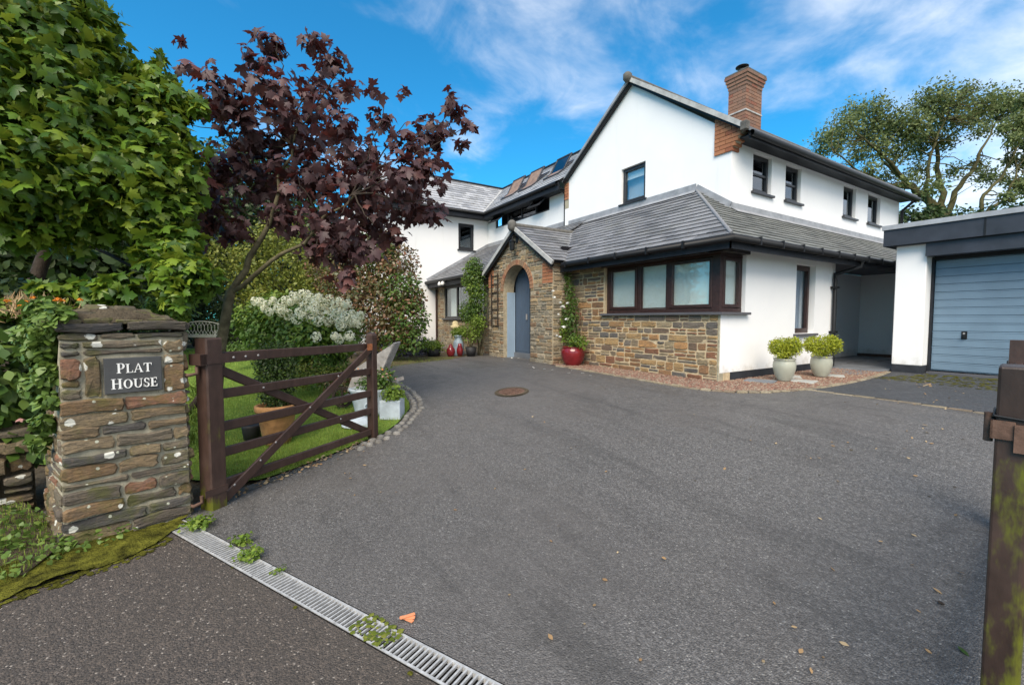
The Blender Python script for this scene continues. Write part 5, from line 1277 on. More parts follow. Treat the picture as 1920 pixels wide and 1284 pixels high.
# right gate, its mossy heel post close to the camera and the far head stile behind
g2 = thing('near_timber_gate', (-.33,1.85,0), 'dark mossy gate standing open edge-on at the right, iron strap round its post', 'gate')
hA = Vector((-.278,1.816,0)); hB = Vector((-.605,3.93,0)); HU = (hB-hA).normalized(); HN = Vector((HU.y,-HU.x,0))
m_ = MB(); m_.fbox(hA, HU, Z, HN, -.060, .060, -.1, 1.272, -.037, .037, 0, .010); m_.build('heel_post', NEARWOOD, g2, bevel=.006)
FNr = Vector((-FWD.x,-FWD.y,0)).normalized()
m_ = MB(); m_.fbox(hA, HU, Z, HN, -.068, .066, 1.075, 1.125, -.046, -.038, 0, .003); m_.fbox(hA, HU, Z, HN, -.068, -.061, 1.075, 1.125, -.046, .0, 0, .002); m_.fbox(hA, HU, Z, HN, -.075, -.0605, 1.045, 1.118, -.002, .046, 0, .003); m_.fbox(hA, HU, Z, HN, -.075, .3, 1.045, 1.118, .038, .046, 0, .003); m_.tube([hA-HU*.03-HN*.05+Z*1.06, hA-HU*.03-HN*.05+Z*1.14], .010, 8); m_.build('iron_strap', RUST, g2)
m_ = MB(); m_.tube([hA-HU*.064-HN*.040+Z*1.137, hA-HU*.064+HN*.040+Z*1.130], .0035, 6); m_.tube([hA-HU*.064-HN*.040+Z*1.137, hA+HU*.064-HN*.041+Z*1.140], .0035, 6); m_.build('wire_tie', GUTTER, g2)
m_ = MB(); m_.fbox(hB, HU, Z, HN, -.05, .04, .06, 1.275, -.04, .045, 0, .012); m_.build('head_stile', GATEWOOD, g2)
for z in (1.11,.84,.59,.39,.16):
    m_ = MB(); m_.beam(hA+HU*.06+Z*z-HN*.0+HN*.0, hB+Z*z, .032, .074, Z, 0, .005); m_.build('rail', GATEWOOD, g2)
m_ = MB(); p_ = at(1892,668,2.66); m_.tube([hB-RGT*.065+Z*1.10, hB-RGT*.065+Z*1.15, hB-RGT*.04+Z*1.16], .006, 6); m_.build('latch', GUTTER, g2)
# ================================================================== moss apron and verge at the pillar
def mrise(x, y):
    p = Vector((x, y, 0))-pA; return .022*max(0, math.sin(9*x+2)*math.cos(11*y))+.012
mossp = [(-3.66,-.95),(-3.72,-.62),(-3.80,-.33),(-3.66,-.36),(-3.50,-.42),(-3.36,-.52),(-3.30,-.62),(-3.24,-.80),(-3.16,-.98),(-3.06,-1.15),(-3.0,-1.4),(-3.4,-1.3)]
random.seed(66); mj = []
for i in range(len(mossp)):
    a_, b_ = Vector(mossp[i-1]), Vector(mossp[i]); k = max(1, int((b_-a_).length/.03))
    for j in range(k): q = a_.lerp(b_, j/k); mj.append((q.x+random.gauss(0,.014), q.y+random.gauss(0,.014)))
ring = [(-3.56,-.42),(-3.40,-.54),(-3.34,-.64),(-3.28,-.82),(-3.20,-1.0),(-3.08,-1.2),(-3.0,-1.14),(-3.10,-.94),(-3.18,-.76),(-3.24,-.58),(-3.32,-.47),(-3.46,-.38)]
moss_spots('moss_fringe', ring, 420, .017, MOSSY, .003, kind='stuff', label='thin broken moss fringe thinning out over the lane tarmac', cat='moss')
sheet('moss_patch', mj, .0, .05, MOSSY, rise=mrise, kind='stuff', label='bright mossy patch at the foot of the stone pillar beside the drain', cat='moss')
verge = [(-3.66,-.93),(-3.35,-1.02),(-3.10,-1.22),(-2.7,-2.2),(-2.4,-4),(-6,-5),(-5.6,-1.9),(-4.5,-1.32)]
sheet('verge', verge, -.002, .15, EARTH, rise=lambda x, y: .07*max(0,min(1,(-x-3.2)/.8)), kind='structure')
def grass(name, poly, n, size, mat, dz=0., hfun=None, **m):
    P = in_poly(poly, n); k = len(P); z = gzv(P[:,0], P[:,1])+dz
    if hfun: z = z+np.array([hfun(*p) for p in P])
    a_ = rng.random(k)*6.283; nrm = np.column_stack([np.cos(a_), np.sin(a_), .25+0*a_]); tip = np.column_stack([rng.normal(size=k)*.35, rng.normal(size=k)*.35, np.ones(k)])
    V_, F_2, r_ = scatter(BLADE, np.column_stack([P, z]), nrm, tip, size*(.5+rng.random(k)))
    return fmb(name, V_, F_2, mat, None, r_, kind='stuff', **m)
grass('verge_grass', verge, 20000, .042, L_GRS, -.002, lambda x, y: .07*max(0,min(1,(-x-3.2)/.8)), label='rough grass tufts on the verge below the hedge left of the pillar', cat='grass')
foliage('verge_weeds', [((-3.55,-1.15,.05),(.25,.3,.08)),((-3.9,-1.35,.12),(.3,.3,.12)),((-3.3,-1.5,.06),(.25,.4,.08)),((-3.62,-.78,.05),(.10,.22,.05))], 1300, .028, HEART, L_IVY, label='low ivy and weeds creeping at the foot of the hedge bank', cat='weeds', kind='stuff')
# bank wall below the hedge
bk = thing('bank_wall', (-5.0,-1.75,0), 'rough dark stone bank wall under the hedge left of the pillar', 'wall')
bA, bB = Vector((-4.15,-2.75,0)), Vector((-4.62,-1.30,0)); BU = (bB-bA).normalized(); BN = Vector((BU.y,-BU.x,0)); BL = (bB-bA).length
m_ = MB(); m_.fbox(bA, BU, Z, BN, -1.5, BL, -.1, .62, -.5, 0); bc = m_.build('earth_core', EARTH, bk)
random.seed(71)
for c in stone_cells(-1.0, BL, 0, .62, (.11,.17), (.15,.35)):
    s = stone((bA, BU, Z, BN), c, gap=.012, proud=.05, back=-.05)
    if s: s.build('stone', GSTONE, bc)
# ================================================================== lawn, grass, borders
lawn_poly = [(-4.35,.12)]+[(x-.02, y-.0) for x, y in lawn_edge[2:13]]+[(-8.4,1.6),(-9.5,1.2),(-12,.9),(-15,.4),(-19,-2),(-17,-6),(-10,-4.5),(-6.2,-1.9),(-5.1,-.75),(-4.6,-.30)]
def shrink(poly, c, k): return [(c[0]+(x-c[0])*k, c[1]+(y-c[1])*k) for x, y in poly]
sheet('lawn', lawn_poly, .006, .25, LAWN, kind='structure')
near = [(-4.42,.15)]+[(x-.03, y-.0) for x, y in lawn_edge[2:13]]+[(-8,1.6),(-9.3,1.0),(-9,-2.5),(-6.2,-1.7),(-5.1,-.6),(-4.7,-.2)]
grass('lawn_grass', near, 60000, .036, L_GRS, .004, label='short green lawn grass behind the open gate', cat='grass')
far_ = [(-8,1.5),(-9.5,1.1),(-12,.9),(-15,.4),(-18,-2),(-17,-6),(-10,-4.4),(-8,-2.4)]
grass('far_lawn_grass', far_, 16000, .06, L_GRS, .004, label='distant sunlit lawn in front of the back hedge', cat='grass')
grass('long_edge_grass', [(-4.36,.02),(-4.5,.30),(-4.75,.66),(-4.95,1.0),(-5.1,1.25),(-5.2,1.1),(-4.85,.45),(-4.6,.0)], 2600, .06, L_GRS, .0, label='longer tufts of grass along the drive edge under the gate', cat='grass')
P = in_poly([(-4.05,-.25),(-4.25,.1),(-4.7,.7),(-5.0,1.15),(-4.85,1.2),(-4.5,.66),(-4.12,.1),(-3.95,-.12)], 420); k = len(P); a_ = rng.random(k)*6.28
V_, F_2, r_ = scatter(OVAL, np.column_stack([P, gzv(P[:,0],P[:,1])+.008+.012*rng.random(k)]), np.tile([0,0,1.],(k,1))+rng.normal(size=(k,3))*.35, np.column_stack([np.cos(a_),np.sin(a_),0*a_]), .02+.028*rng.random(k))
fmb('leaf_litter', V_, F_2, L_DRY, None, r_, kind='stuff', label='dry brown leaf litter along the drive edge below the gate', cat='leaves')
sheet('bare_path_ground', [(-8.54,2.24),(-8.95,2.53),(-9.3,3.43),(-9.85,4.62),(-10.5,5.2),(-14.3,5.9),(-14.3,3.2),(-16,2.4),(-13,1.5),(-9.6,1.3),(-8.2,1.75)], .004, .25, LITTER, kind='structure')
grass('path_moss', [(-8.6,2.3),(-9.1,3.4),(-9.6,4.4),(-10.1,4.6),(-10.6,3.3),(-9.6,2.2)], 2500, .03, L_GRS, .0, label='sparse moss and grass along the brown strip beyond the drive', cat='grass')
# ================================================================== planters at the white wall
def pot_lathe(name, c, prof, mat, parent, n=32): m_ = MB(); m_.lathe(c, prof, n); return m_.build(name, mat, parent)
def boxball(c, r, h, nm, lab, potlab, n=1500, s=.030, dens=0, mat=None):
    c = Vector(c); t = thing('box_planter', c, lab, 'potted shrub', 'two potted box balls by the white wall')
    pot_lathe('pot', c, [(.001,.0),(.085,.0),(.095,.02),(.13,.10),(.152,.19),(.155,.24),(.148,.29),(.138,.315),(.150,.325),(.150,.345),(.134,.345),(.13,.30),(.001,.30)], CREAMGLAZE, t)
    m_ = MB(); m_.lathe(c, [(.001,.31),(.13,.31)], 20); m_.build('soil', SOIL, t)
    lobes = [((c.x,c.y,c.z+.345+h*.55),(r*.9,r*.9,h*.5))]+[((c.x+r*.55*math.cos(i),c.y+r*.55*math.sin(i),c.z+.36+h*(.45+.22*math.sin(i*2.3))),(r*.5,r*.5,h*.36)) for i in range(7)]
    segs = [(wig(c+Z*.31, c+Vector((r*.7*math.cos(i),r*.7*math.sin(i),.345+h*.7)), 4), .008, .003) for i in range(9)]
    limbs(segs, 'stems', BARK_D, t, 5)
    foliage('foliage', lobes, n, s, RHOMB, mat or L_BOX, t, .6, .10, .35, -.5, .7)
boxball((-3.44,7.04,GH+.02), .225, .30, 0, 'lime green box bush in a glazed pot, left pot by the white wall', '', 4600)
boxball((-3.37,8.06,GH+.02), .27, .31, 1, 'lime green box bush in a glazed pot, right pot nearer the downpipe', '', 5600)
# red pot with climbing rose
rp = Vector((-6.98,5.86,GH)); t = thing('climbing_rose_planter', rp, 'red glazed pot with a white climbing rose against the porch side', 'potted rose')
pot_lathe('pot', rp, [(.001,0),(.15,0),(.165,.02),(.215,.12),(.245,.23),(.25,.29),(.235,.34),(.215,.365),(.222,.38),(.235,.385),(.215,.395),(.195,.375),(.19,.33),(.001,.33)], REDGLAZE, t)
m_ = MB(); m_.lathe(rp, [(.001,.345),(.19,.345)], 20); m_.build('soil', SOIL, t)
cl = [wig(rp+Z*.33+Vector((.03*i-.06,.02*i,0)), Vector((-7.25+.09*i,5.98+.02*i,GH+1.75-.16*i)), 8, .12) for i in range(5)]
limbs([(p_, .009, .004) for p_ in cl], 'stems', BARK, t, 5)
lob = [((-7.10,5.93,GH+.62),(.20,.14,.22)),((-7.16,5.95,GH+.95),(.17,.12,.25)),((-7.14,5.95,GH+1.3),(.16,.12,.22)),((-7.24,5.97,GH+1.6),(.13,.10,.2)),((-6.86,5.88,GH+.52),(.26,.16,.14)),((-7.28,5.9,GH+1.05),(.10,.10,.3)),((-7.3,5.97,GH+1.85),(.07,.06,.14))]
foliage('foliage', lob, 1500, .052, OVAL, L_MID, t, .25, .15, .4, .3, .6)
foliage('lower_foliage', [((-6.80,5.86,GH+.50),(.26,.18,.12)),((-7.3,5.88,GH+.75),(.12,.1,.3))], 380, .06, OVAL, L_BRT, t, .2, .15, .4, .2, .6)
def blossom(name, c, r, mat, parent, n=26, base=OVAL):
    d = rdir(n); d[:,2] = np.abs(d[:,2])*.8+.05; d = unit(d); P_ = np.array(tuple(c))+d*r*.25*rng.random((n,1))
    V_, F_2, r_ = scatter(base, P_, unit(d+np.array([0,0,.8])), d, np.full(n, r)*(.7+.5*rng.random(n))); return fmb(name, V_, F_2, mat, parent, r_)
for (px, py, r_) in ((1037,544,.045),(1040,556,.05),(1055,573,.065),(1064,567,.045),(1062,597,.052),(1057,611,.06),(1050,630,.045),(1044,628,.035),(1051,566,.04),(1047,588,.035)):
    p_ = at(px, py, 8.98-.004*(px-1037)+.05); blossom('bloom', p_, r_*.95, ROSEW, t)
# ================================================================== climber and pots at the bay, left of the porch
t = thing('bay_climber', (-10.45,5.55,GH), 'green climbing shrub reaching the bay eave beside the porch', 'climbing shrub')
limbs([(wig((-10.4+.06*i,5.45,GH), (-10.7+.22*i,5.5,GH+1.9-.1*i), 8, .1), .018, .006) for i in range(5)], 'stems', BARK, t, 5)
foliage('foliage', [((-10.55,5.42,GH+1.95),(.42,.25,.45)),((-10.5,5.42,GH+2.35),(.28,.2,.25)),((-10.35,5.42,GH+1.45),(.30,.24,.4)),((-10.65,5.42,GH+1.1),(.50,.24,.3)),((-11.05,5.45,GH+1.15),(.4,.2,.3))], 4200, .062, OVAL, L_MID, t, .3, .15, .4, .3, .6)
foliage('pale_foliage', [((-10.6,5.35,GH+2.25),(.3,.2,.3)),((-10.4,5.35,GH+1.7),(.3,.2,.3)),((-10.9,5.35,GH+2.0),(.16,.12,.12))], 900, .06, OVAL, L_BRT, t, .4, .15, .4, .2, .6)
t = thing('porch_trellis', (-9.75,5.60,GH+.6), 'narrow tall wooden ladder trellis on the left of the porch arch', 'trellis')
for x in (-9.93,-9.62): m_ = MB(); m_.box((x-.012,PY-.055,GH+.75),(x+.012,PY-.035,2.55)); m_.build('upright', BARK_D, t)
for i in range(9): m_ = MB(); z = GH+.78+i*.21; m_.box((-9.94,PY-.036,z),(-9.61,PY-.018,z+.02)); m_.build('rung', BARK_D, t)
m_ = MB(); 
t = thing('porch_shrub', (-10.0,5.2,GH), 'leafy light green shrub in a dark pot left of the porch', 'potted shrub')
pot_lathe('pot', (-10.15,5.12,GH), [(.001,0),(.10,0),(.15,.24),(.13,.24),(.001,.2)], BLACKPOT, t)
limbs([(wig((-10.15,5.12,GH+.2),(-10.15+.28*math.cos(i),5.12+.2*math.sin(i),GH+.8), 5), .01, .004) for i in range(7)], 'stems', BARK, t, 5)
foliage('foliage', [((-10.2,5.15,GH+.62),(.38,.26,.28)),((-9.9,5.2,GH+.88),(.24,.18,.2)),((-10.6,5.05,GH+.6),(.35,.22,.16))], 1900, .055, OVAL, L_BRT, t, .2, .15, .4, .1, .6)
t = thing('milk_churn_planter', (-10.62,4.95,GH), 'pale blue grey churn planter beside the cream ornament', 'planter')
pot_lathe('churn', (-10.50,4.93,GH), [(.001,0),(.135,0),(.14,.02),(.14,.33),(.125,.38),(.10,.42),(.10,.50),(.125,.53),(.11,.54),(.001,.52)], BLUEPOT, t)
foliage('foliage', [((-10.5,4.93,GH+.62),(.2,.2,.12))], 380, .05, OVAL, L_BRT, t, .2, .15, .3, .1)
t = thing('red_lantern_pot', (-10.38,4.70,GH), 'small round red glazed jar on the ground by the bay', 'jar')
pot_lathe('jar_body', (-10.3,4.62,GH), [(.001,0),(.07,0),(.09,.05),(.11,.12),(.10,.20),(.065,.245),(.05,.26),(.06,.275),(.001,.275)], REDGLAZE, t)
pot_lathe('lid', (-10.3,4.62,GH+.272), [(.06,0),(.04,.03),(.012,.04),(.015,.065),(.001,.075)], REDGLAZE, t, 16)
t = thing('red_jar', (-10.42,4.82,GH), 'taller dark red jar half hidden behind the round red one', 'jar')
pot_lathe('jar_body', (-10.27,4.86,GH), [(.001,0),(.06,0),(.08,.1),(.085,.18),(.05,.28),(.045,.33),(.001,.33)], REDGLAZE, t, 20)
t = thing('cream_ornament', (-11.0,5.2,GH), 'cream stone column ornament standing before the bay window', 'ornament')
pot_lathe('column', (-10.95,5.05,GH), [(.001,0),(.12,0),(.12,.08),(.075,.12),(.07,.62),(.10,.68),(.13,.72),(.13,.78),(.08,.80),(.085,.86),(.05,.90),(.001,.91)], CREAMSTONE, t, 20)
for (x_, y_, lab, mat_, rr_) in ((-10.65,4.30,'low green plant in a black pot beside the red jar',L_BRT,.24),(-11.3,4.35,'leafy low plant between the lavender and the black pot',L_MID,.30)):
    t = thing('potted_plant', (x_,y_,GH), lab, 'potted plant'); pot_lathe('pot', (x_,y_,GH), [(.001,0),(.15,0),(.19,.2),(.17,.2),(.001,.17)], BLACKPOT, t)
    foliage('foliage', [((x_,y_,GH+.27),(rr_*1.2,rr_,.15))], 900, .055, OVAL, mat_, t, .2, .2, .4, .1)
t = thing('lavender_clump', (-11.9,3.9,GH), 'grey purple lavender clump at the corner of the white wing', 'lavender')
n_ = 2600; c_2 = np.array([-11.9,3.85,GH]); d_ = rdir(n_); d_[:,2] = np.abs(d_[:,2])+.15; d_ = unit(d_*np.array([1,1,.8]))
V_, F_2, r_ = scatter(BLADE, c_2+np.column_stack([rng.normal(size=n_)*.32, rng.normal(size=n_)*.30, 0*d_[:,0]])+d_*.12, rdir(n_), d_, .25+.28*rng.random(n_)); fmb('stems', V_, F_2, L_LAV, t, r_)
# ================================================================== things on the lawn behind the gate
tp = Vector((-5.50,.36,.012)); t = thing('terracotta_planter', tp, 'large terracotta pot with a dense dark green shrub behind the gate', 'potted shrub')
pot_lathe('pot', tp, [(.001,0),(.125,0),(.14,.03),(.175,.25),(.19,.36),(.212,.37),(.220,.39),(.220,.435),(.200,.445),(.185,.425),(.18,.36),(.001,.36)], TERRA, t)
m_ = MB(); m_.lathe(tp, [(.001,.38),(.185,.38)], 20); m_.build('soil', SOIL, t)
foliage('foliage', [(tuple(tp+Z*.60),(.17,.17,.22)),(tuple(tp+Z*.82+X*.02),(.20,.20,.22)),(tuple(tp+Z*.98),(.20,.20,.15))], 4200, .034, RHOMB, L_DRK, t, .6, .12, .4, .2, .6)
foliage('young_foliage', [(tuple(tp+Z*.75),(.19,.19,.34))], 1300, .033, RHOMB, L_MID, t, .85, .1, .4, .0, .6)
t = thing('black_pot', (-5.75,.12,.005), 'small black plastic pot beside the terracotta planter', 'pot')
pot_lathe('pot', (-5.75,.12,.005), [(.001,0),(.08,0),(.10,.18),(.10,.2),(.001,.17)], BLACKPOT, t)
# weathered wooden wheelbarrow
wb = Vector((-6.25,1.60,gz(-6.25,1.6))); t = thing('wheelbarrow', wb, 'old weathered grey wooden wheelbarrow tipped up on the lawn behind the gate', 'wheelbarrow')
wU, wN = RGT.copy(), Vector((FWD.x,FWD.y,0)).normalized()
def wp(a_, b_, c_): return wb+wU*a_+wN*b_+Z*c_
m_ = MB(); q = [(-.28,.26),(.10,.32),(.36,.92),(-.16,.58)]
for sgn, nm in ((-.16,'side_board'),(.16,'side_board')):
    m_ = MB(); m_.prism([(a_*1.0,c_) for a_, c_ in q], 0, .022, (wb-wN*(-sgn), wU, Z, -wN)); m_.build(nm, GREYWOOD, t)
m_ = MB(); m_.beam(wp(-.28,0,.27), wp(.10,0,.33), .32, .022); m_.build('bottom_board', GREYWOOD, t)
m_ = MB(); m_.beam(wp(-.28,0,.27), wp(-.16,0,.58), .32, .022, wN.cross(Vector((0,0,1)))*-1); m_.build('front_board', GREYWOOD, t)
m_ = MB(); m_.beam(wp(.09,0,.32), wp(.36,0,.92), .34, .02, wU); m_.build('back_board', GREYWOOD, t)
for sgn in (-.2, .2):
    m_ = MB(); m_.beam(wp(-.42,sgn*.5,.14), wp(.40,sgn*.9,.40), .04, .05); m_.build('shaft', GREYWOOD, t)
    m_ = MB(); m_.beam(wp(.02,sgn,.30), wp(.04,sgn,0), .045, .05, wU); m_.build('leg', GREYWOOD, t)
m_ = MB(); k = 20; 
for i in range(k): a0, a1 = 6.283*i/k, 6.283*(i+1)/k; m_.beam(wp(-.42+.13*math.cos(a0),0,.15+.13*math.sin(a0)), wp(-.42+.13*math.cos(a1),0,.15+.13*math.sin(a1)), .04, .03, wN)
m_.beam(wp(-.54,0,.15), wp(-.30,0,.15), .02, .03, wN); m_.beam(wp(-.42,0,.03), wp(-.42,0,.27), .02, .03, wN); m_.build('wheel', BARK_D, t)
# pale enamel tub with flowers, and the square planter beside it
tb = Vector((-5.90,1.50,.10)); t = thing('enamel_tub_planter', tb, 'pale blue enamel tub of bedding flowers behind the gate', 'planter')
m_ = MB(); prof = [(.001,.02),(.16,.02),(.17,.0),(.19,.10),(.235,.34),(.25,.36),(.25,.385),(.225,.385),(.21,.34),(.001,.30)]; m_.lathe((0,0,0), prof, 32)
m_.v = [tuple(tb+wU*(x*1.18)+wN*(y*.8)+Z*z) for x, y, z in m_.v]; m_.build('tub', ZINC, t)
m_ = MB(); m_.tube([tb+wU*(.05*math.cos(a_)+.02)-wN*(.185)+Z*(.17+.05*math.sin(a_)) for a_ in [i*.4 for i in range(17)]], .010, 6); m_.build('ring_handle', ZINC, t)
foliage('foliage', [(tuple(tb+Z*.45+wU*.02),(.28,.2,.13)),(tuple(tb+Z*.52+wU*.15),(.2,.16,.14))], 1100, .045, OVAL, L_MID, t, .2, .2, .4, .1)
for i in range(26): a_ = rng.random(3); p_ = tb+wU*(.55*a_[0]-.22)+wN*(.3*a_[1]-.2)+Z*(.5+.16*a_[2]); blossom('bloom', p_, .026, [ORANGEF,PINKF,ROSEW][i % 3], t, 9)
m_ = MB(); t = thing('square_planter', (-5.72,1.80,.14), 'small pale square planter with green leaves by the gate end', 'planter')
sp_ = Vector((-5.62,1.66,.12)); m_.fbox(sp_, wU, Z, -wN, -.10, .16, 0, .24, -.12, .12, 0, .006); m_.build('box', ZINC, t)
foliage('foliage', [(tuple(sp_+Z*.33+wU*.03),(.17,.14,.12))], 520, .045, OVAL, L_BRT, t, .2, .2, .4, .1)
m_ = MB(); t = thing('enamel_basin', (-5.55,1.2,.07), 'upturned pale enamel basin lying in the grass below the tub', 'basin')
bs = Vector((-5.60,1.26,gz(-5.6,1.26)+.005)); pot_lathe('bowl', bs, [(.20,.0),(.20,.012),(.17,.03),(.12,.085),(.001,.10)], ZINC, t)
t = thing('violet_flower', (-5.95,2.0,.2), 'single violet flower standing by the end of the gate', 'flower')
m_ = MB(); vf = at(724,727,6.2); vg = Vector((vf.x,vf.y,gz(vf.x,vf.y))); m_.tube([vg,vf], .005, 5); m_.build('stem', L_MID, t); blossom('bloom', vf, .03, VIOLETF, t, 14)
# hydrangea with creamy panicles
hy = Vector((-8.6,1.35,gz(-8.6,1.35))); t = thing('hydrangea', hy, 'large hydrangea bush covered in creamy white flower heads', 'hydrangea')
limbs([(wig(hy, hy+Vector((.9*math.cos(i*1.3),.9*math.sin(i*1.3),1.0+.2*math.sin(i))), 5), .02, .007) for i in range(12)], 'stems', BARK, t, 5)
hd_ = 7.5
def crowd(specs, squash=1.):   # (px, py, radius_px, depth)
    out_ = []
    for px, py, r_, d_ in specs: p = at(px, py, d_); w_ = r_/825*d_; out_.append((tuple(p), (w_, w_, w_*squash)))
    return out_
foliage('foliage', crowd([(500,590,34,8.2),(540,600,42,8),(590,612,48,7.6),(640,618,38,7.6),(560,640,45,7.4),(620,648,40,7.3),(500,630,40,8),(470,610,32,8.4),(660,600,22,7.9)], .9), 5200, .085, OVAL, L_MID, t, .45, .12, .45, .3)
foliage('bright_foliage', crowd([(520,575,34,8.0),(470,590,28,8.3),(600,630,48,7.2),(640,640,30,7.1)], .9), 1600, .085, OVAL, L_BRT, t, .7, .12, .5, .2)
random.seed(81)
heads = [(488,566),(500,572),(512,564),(522,578),(530,570),(536,562),(545,566),(550,555),(556,560),(567,553),(576,552),(583,560),(592,566),(598,558),(608,571),(618,562),(628,570),(637,566),(645,573),(652,570),(560,585),(568,578),(580,580),(590,584),(598,592),(604,580),(612,590),(622,583),(632,588),(640,582),(650,592),(660,588),(668,596),(676,592),(556,598),(570,592),(584,598),(596,603),(610,602),(622,597),(634,603),(645,600),(655,606),(665,603),(672,606),(540,590),(528,585),(505,585),(496,578),(478,565),(593,632),(628,630),(636,636),(655,630),(590,575),(575,570),(616,605),(640,610),(660,597)]
for px, py in heads:
    dpt = 6.85+(612-py)*.010+random.uniform(-.12,.12); p_ = at(px, py, dpt); r_ = .074*random.uniform(.8,1.2); n_ = 85
    d_ = rdir(n_); P_ = np.array(tuple(p_))+d_*np.array([r_,r_,r_*1.15])*(.82+.18*rng.random((n_,1)))
    V_, F_2, rr_ = scatter(OVAL, P_, d_, rdir(n_), .044*(.7+.5*rng.random(n_))); fmb('flower_head', V_, F_2, PETAL, t, rr_)
# mixed low border behind the lawn
bd = thing('low_border', (-8.2,.9,.3), 'band of low green border plants under the hydrangea', 'border plants')
foliage('foliage', crowd([(440,655,22,9.5),(480,660,26,9),(530,662,26,8.4),(580,668,26,7.6),(620,668,24,7.2),(500,675,24,8),(560,678,26,7.3),(610,690,26,6.9),(650,690,20,7.0),(540,690,22,7.2)], .7), 5200, .05, OVAL, L_MID, bd, .25, .15, .4, -.1)
foliage('yellow_foliage', crowd([(570,700,32,6.9),(520,700,26,6.8),(610,706,24,6.7),(640,700,20,6.8)], .8), 2400, .045, OVAL, L_YEL, bd, .3, .15, .4, .0)
foliage('russet_foliage', crowd([(620,716,20,6.6),(640,720,22,6.5),(655,708,16,6.6)], .8), 900, .04, OVAL, L_CAM, bd, .3, .15, .4, .0)
# russet camellia-like shrub in front of the left wing
ru = Vector((-12.3,1.9,GH)); t = thing('russet_shrub', ru, 'tall rounded shrub with glossy russet and green leaves before the white wing', 'shrub')
limbs([(wig(ru+Vector((.2*math.cos(i),.2*math.sin(i),0)), at(px, py, 10.6), 6), .05, .015) for i, (px, py) in enumerate([(700,560),(740,600),(660,560),(720,490),(760,560),(690,600),(650,600)])], 'stems', BARK_D, t, 6)
spec = [(700,500,58,11.0),(735,540,52,10.6),(755,590,44,10.3),(700,580,60,10.3),(655,540,56,10.8),(650,590,44,10.4),(745,490,38,11.0),(715,465,34,11.2),(770,560,28,10.2),(760,630,26,10.1),(620,500,44,11.3),(725,625,36,10.1)]
foliage('foliage', crowd(spec), 15000, .085, OVAL, L_CAM, t, .55, .12, .35, .3, .6)
foliage('green_foliage', crowd([(770,600,34,10.0),(775,640,22,9.9),(700,470,44,10.9),(755,545,36,10.2),(740,640,26,10.0)]), 3200, .085, OVAL, L_MID, t, .7, .1, .4, .2)
ys = at(515,600,13.3); ys.z = gz(ys.x,ys.y); t = thing('yellow_green_shrub', ys, 'loose yellow green shrub seen under the copper maple crown', 'shrub')
limbs([(wig(ys, at(px, py, 13.5), 6), .03, .010) for px, py in ((480,480),(520,440),(560,500),(450,540),(600,520))], 'stems', BARK_D, t, 6)
foliage('foliage', crowd([(480,470,44,13.5),(530,440,46,13.8),(550,500,50,13.2),(470,530,44,13),(600,500,46,13.2),(500,570,40,12.6),(420,480,40,14),(590,545,40,12.5)]), 9000, .10, OVAL, L_YEL, t, .45, .15, .35, .3, .6)
# dark evergreens and hedge closing the garden
for i, (lab, spec, n_) in enumerate([
    ('dark evergreen bush beside the wire bench, left of the tree trunk', [(360,560,50,16),(390,600,44,15.5),(340,520,60,16.5),(330,600,50,15.5),(400,540,50,16)], 9000),
    ('dark green bush behind the hydrangea, right of the tree trunk', [(450,580,44,15),(490,600,40,14.6),(530,560,52,15),(570,540,50,15),(440,620,30,14.5),(600,570,40,14.5)], 9000),
    ('tall dark tree closing the garden behind the yellow green shrub', [(420,440,80,19),(500,380,90,19.5),(340,430,80,19),(580,440,70,18.5),(450,330,70,20),(300,560,70,18)], 12000),
    ('far dark belt of trees beyond the lawn, behind all the shrubs', [(300,560,60,24),(380,500,70,24),(450,470,80,24),(520,480,80,24),(600,520,70,24),(560,440,60,24),(660,540,60,24),(500,560,60,24),(420,580,60,24),(700,480,50,24),(350,420,60,24),(480,400,60,24)], 34000),
    ('dark tree closing the view behind the green maple', [(200,400,130,13),(100,500,150,12),(280,480,80,13.5),(40,300,160,12),(150,560,100,11),(240,560,60,12),(60,430,140,9),(150,480,110,9.5),(20,540,100,8.5),(220,500,80,9.5)], 26000)]):
    c0 = at(spec[0][0], spec[0][1], spec[0][3]); base_ = Vector((c0.x, c0.y, gz(c0.x,c0.y)))
    t = thing('dark_bush' if i < 2 else 'background_tree', base_, lab, 'bush' if i < 2 else 'tree')
    limbs([(wig(base_, at(px, py, d_), 5), .05, .02) for px, py, r_, d_ in spec[:4]], 'trunk', BARK_D, t, 6)
    foliage('foliage', crowd(spec), n_, .10 if i < 2 else .21, OVAL, L_DRK, t, .5, .15, .3, .3, .6)
# wire bench
bn = Vector((-13.2,-1.0,.30)); t = thing('wire_bench', bn, 'white wirework garden bench with arched lattice back on the lawn', 'bench')
bc_ = at(378,640,13.6); bc_.z = gz(bc_.x,bc_.y); u_ = RGT; n2_ = Vector((-FWD.x,-FWD.y,0)).normalized(); w2 = .72
def topz(s): return .74+.16*math.cos(s/w2*1.35)
m_ = MB(); m_.tube([bc_+u_*s+Z*topz(s) for s in np.linspace(-w2,w2,14)], .016, 6); m_.tube([bc_+u_*-w2+Z*.48, bc_+u_*w2+Z*.48], .014, 6)
for s in (-w2, w2): m_.tube([bc_+u_*s+Z*0, bc_+u_*s+Z*topz(s)], .016, 6)
m_.build('back_frame', WHITEIRON, t)
m_ = MB()
for i in range(-14, 15):
    for sg_ in (-1, 1):
        pts_ = []
        for j in range(9):
            z = .48+j*.055; s = i*.105+sg_*(.11*math.sin(j/8*3.1))
            if abs(s) < w2 and z < topz(s): pts_.append(bc_+u_*s+Z*z)
        if len(pts_) > 1: m_.tube(pts_, .009, 4)
m_.build('lattice', WHITEIRON, t)
